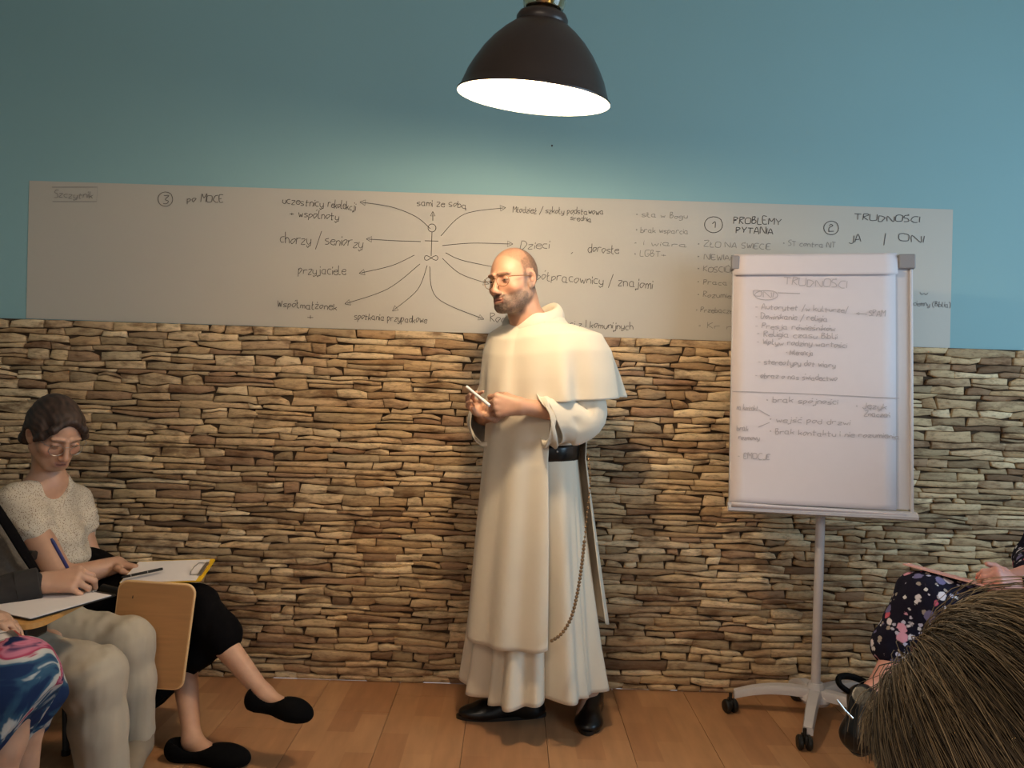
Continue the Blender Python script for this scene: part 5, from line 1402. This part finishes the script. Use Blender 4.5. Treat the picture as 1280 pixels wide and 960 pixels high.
# ------------------------------------------------ blonde head in the foreground
def foreground():
    c = P(1314, 1002, .52); root = empty('person', (c.x, c.y, 0), 'dark blonde person seen from behind in the lower right corner of the picture', 'person')
    F = Vector((-.80, .56, -.10)); Mh = frame(F, (-.15, -.1, 1)); hc = c + Vector((0, 0, -.02))
    nk = hc + Vector((.06, -.02, -.19))
    J = dict(neck=nk, chest=nk + Vector((.07, -.03, -.20)), pelvis=nk + Vector((.12, -.04, -.46)), shL=nk + Vector((-.06, -.17, -.06)), shR=nk + Vector((.15, .15, -.06)),
             elL=nk + Vector((-.10, -.22, -.32)), elR=nk + Vector((.10, .26, -.32)), wrL=nk + Vector((-.28, -.05, -.36)), wrR=nk + Vector((-.12, .24, -.38)))
    for s, o_ in (('L', Vector((-.05, -.09, 0))), ('R', Vector((.05, .09, 0)))):
        pel = J['pelvis']; h = pel + o_; h.z = .44; kk = h + Vector((-.36, .22, .03)); a = kk + Vector((-.04, .02, -.38)); J['hip' + s] = h; J['kn' + s] = kk; J['an' + s] = a; a.z = .09; J['toe' + s] = a + Vector((-.13, .07, -.05))
    J['pelvis'].z = .50
    S = Sculpt(axis((-.35, .15, .012), (.15, .5, .005), (.5, .95, .012)), axis((.1, .35, .012), (.35, .75, .005), (.75, 1.25, .012)), axis((0, .8, .012), (.8, 1.2, .005)))
    body(S, J, .88, .03); S.cone(nk, hc + Mh @ Vector((0, -.03, -.06)), .052, .05, .02); head(S, hc, Mh, False, False, 1.0)
    V = {a: Vector(b_) for a, b_ in J.items()}
    for s in 'LR': hand(S, V['wr' + s], (-1, .3, 0), (0, 0, 1), 1 if s == 'L' else -1, [(.4, .4, .2)] * 4, .1, None, .9)
    link('body', S.mesh('skin', None, headcol(hc, Mh, 1.0, False, False, (.45, .26, .19))), M_SKIN, root); eyes(hc, Mh, root)
    prim = [('c', V['chest'], V['pelvis'], .145, .14, .04), ('c', V['chest'], V['neck'] - Vector((0, 0, .05)), .13, .07, .05)]
    for s in 'LR': prim += [('c', V['neck'] - Vector((0, 0, .05)), V['sh' + s], .06, .066, .04), ('c', V['sh' + s], V['el' + s], .062, .056, .02), ('c', V['el' + s], V['el' + s].lerp(V['wr' + s], .85), .055, .042, .02), ('c', V['hip' + s], V['kn' + s], .1, .08, .04), ('c', V['kn' + s], V['an' + s], .08, .065, .04)]
    garment([axis((-.4, .95, .012)), axis((.1, 1.3, .012)), axis((.1, .88, .012))], prim, [], 'dark_clothes', M_BLACKCLOTH, root, .006)
    for s in 'LR':
        a = V['an' + s]; d = Vector((-.87, .5, 0)); h_ = Vector((a.x, a.y, 0)) - d * .05; shoe(h_, h_ + d * .25, .09, .08, M_LEATHER, root, 'shoe', True)
    # stool-like chair under the person
    chair(V['pelvis'].x, V['pelvis'].y, 0, math.radians(150), 'black conference chair under the dark blonde person')
    # ---- hair: a cap and thousands of strands combed from the front parting
    R0 = Vector((.118, .122, .122)); hcap = c + Vector((0, 0, 0))
    rs = np.random.RandomState(3)
    H = Sculpt(*bounds([hcap], .25, .006)); H.ell(hcap, (.0965, .114, .117), None); H.ell(hcap + Vector((.03, .0, -.11)), (.088, .092, .10), None, .02); H.ell(hc + Mh @ Vector((0, .135, -.05)), (.06, .07, .12), Mh, .01, True)
    cap = link('hair', H.mesh('hair', lambda V_, N: fbm(V_ * np.array([40, 40, 14]), 2) * .003, lambda V_: np.clip(np.array((.075, .048, .026)) * (1 + .4 * fbm(V_ * 60, 2))[:, None], .005, 1)), M_HAIRC, root)
    pole = np.array([-.52, .74, .48]); pole /= np.linalg.norm(pole)
    NS_, NP = 9000, 22
    # roots along a short parting line through the pole
    tang = np.cross(pole, [0, 1, 0]); tang /= np.linalg.norm(tang); bit = np.cross(pole, tang)
    phi = rs.uniform(0, 2 * np.pi, NS_); th0 = np.abs(rs.normal(0, .55, NS_)) + .02
    clump = rs.randint(0, 330, NS_); cphi = rs.uniform(0, 2 * np.pi, 330); cw = rs.uniform(-1, 1, (330, 3))
    phi = cphi[clump] + rs.normal(0, .05, NS_)
    p = (np.cos(th0)[:, None] * pole + np.sin(th0)[:, None] * (np.cos(phi)[:, None] * tang + np.sin(phi)[:, None] * bit))
    grav = np.array([.10, -.10, -1.0]); lift = rs.uniform(-.002, .011, NS_) + .004 * (cw[clump, 0] + 1) ; fly = rs.rand(NS_) < .05; lift[fly] += rs.uniform(.004, .013, fly.sum())
    P_ = np.zeros((NS_, NP, 3)); rad = np.array([.100, .118, .121]); step = .115
    ctr = np.array(hcap); free = np.zeros(NS_, bool); pos = None; bend = cw[clump][:, 1]
    for k in range(NP):
        nrm = p / np.linalg.norm(p, axis=1, keepdims=True)
        q = ctr + nrm * (rad + (lift * smooth(0, 4, np.array([k * 1.0]))[0])[:, None] + (0 if k < 12 else 0))
        P_[:, k] = q
        away = nrm * (nrm @ pole)[:, None] - pole; away /= (np.linalg.norm(away, axis=1, keepdims=True) + 1e-6)
        g = grav - nrm * (nrm @ grav)[:, None]
        sidev = np.cross(nrm, away)
        d = away * 1.0 + g * (.25 + .05 * k) + sidev * (bend * .22 * np.sin(k * .35 + cw[clump][:, 2] * 3))[:, None]
        d /= (np.linalg.norm(d, axis=1, keepdims=True) + 1e-6)
        p = nrm + d * step
    # below the widest line let the strands hang straight down
    for k in range(1, NP):
        low = P_[:, k, 2] < ctr[2] - .03
        P_[low, k] = P_[low, k - 1] + np.array([.0022, -.0008, -.0125]) + (rs.rand(low.sum(), 3) - .5) * .0012
    # keep clear of the face
    fdir = np.array(F) / np.linalg.norm(F); hcn = np.array(hc)
    keep = np.ones(NS_, bool)
    rel = P_ - hcn; f_ = rel @ fdir; up_ = rel[:, :, 2]; lat = np.abs(rel @ np.array(Mh.col[0]))
    inface = ((f_ > .075) & (up_ < .03) & (lat < .055)); cut_ = np.where(inface.any(1), inface.argmax(1), NP)
    V3, F3, C3 = [], [], []; n0 = 0
    w = rs.uniform(.00022, .00050, NS_)
    pal = np.array([(.030, .020, .012), (.095, .063, .034), (.23, .158, .084), (.38, .265, .145), (.46, .30, .15)])
    ci = rs.choice(5, NS_, p=[.26, .32, .24, .13, .05]); cc = rs.choice(5, 330, p=[.28, .32, .22, .13, .05])
    colr = pal[ci] * .45 + pal[cc[clump]] * .55
    ang = np.array([0, 2.094, 4.189])
    for i in range(NS_):
        L_ = cut_[i]
        if L_ < 5: continue
        q = P_[i, :L_]; t = np.gradient(q, axis=0); t /= np.linalg.norm(t, axis=1, keepdims=True) + 1e-9
        nn = q - ctr; nn -= t * (nn * t).sum(1, keepdims=True); nn /= np.linalg.norm(nn, axis=1, keepdims=True) + 1e-9; bb = np.cross(t, nn)
        ww = w[i] * (1 - .7 * (np.arange(L_) / L_) ** 3)
        ring = q[:, None, :] + (np.cos(ang)[None, :, None] * nn[:, None] + np.sin(ang)[None, :, None] * bb[:, None]) * ww[:, None, None]
        V3.append(ring.reshape(-1, 3)); C3.append(np.tile(colr[i], (L_ * 3, 1)))
        a = np.arange(L_ - 1)[:, None] * 3 + n0; k_ = np.arange(3)[None]
        F3.append(np.stack([a + k_, a + (k_ + 1) % 3, a + 3 + (k_ + 1) % 3, a + 3 + k_], 2).reshape(-1, 4)); n0 += L_ * 3
    V3 = np.concatenate(V3); F3 = np.concatenate(F3); C3 = np.concatenate(C3)
    me = bpy.data.meshes.new('strands'); me.vertices.add(len(V3)); me.vertices.foreach_set('co', V3.astype(np.float32).ravel())
    me.loops.add(len(F3) * 4); me.loops.foreach_set('vertex_index', F3.astype(np.int32).ravel()); me.polygons.add(len(F3))
    me.polygons.foreach_set('loop_start', np.arange(0, len(F3) * 4, 4, dtype=np.int32)); me.polygons.foreach_set('loop_total', np.full(len(F3), 4, np.int32)); me.update(calc_edges=True)
    setcol(me, C3); o = link('strands', me, M_HAIRC, cap); o['kind'] = 'stuff'
foreground()
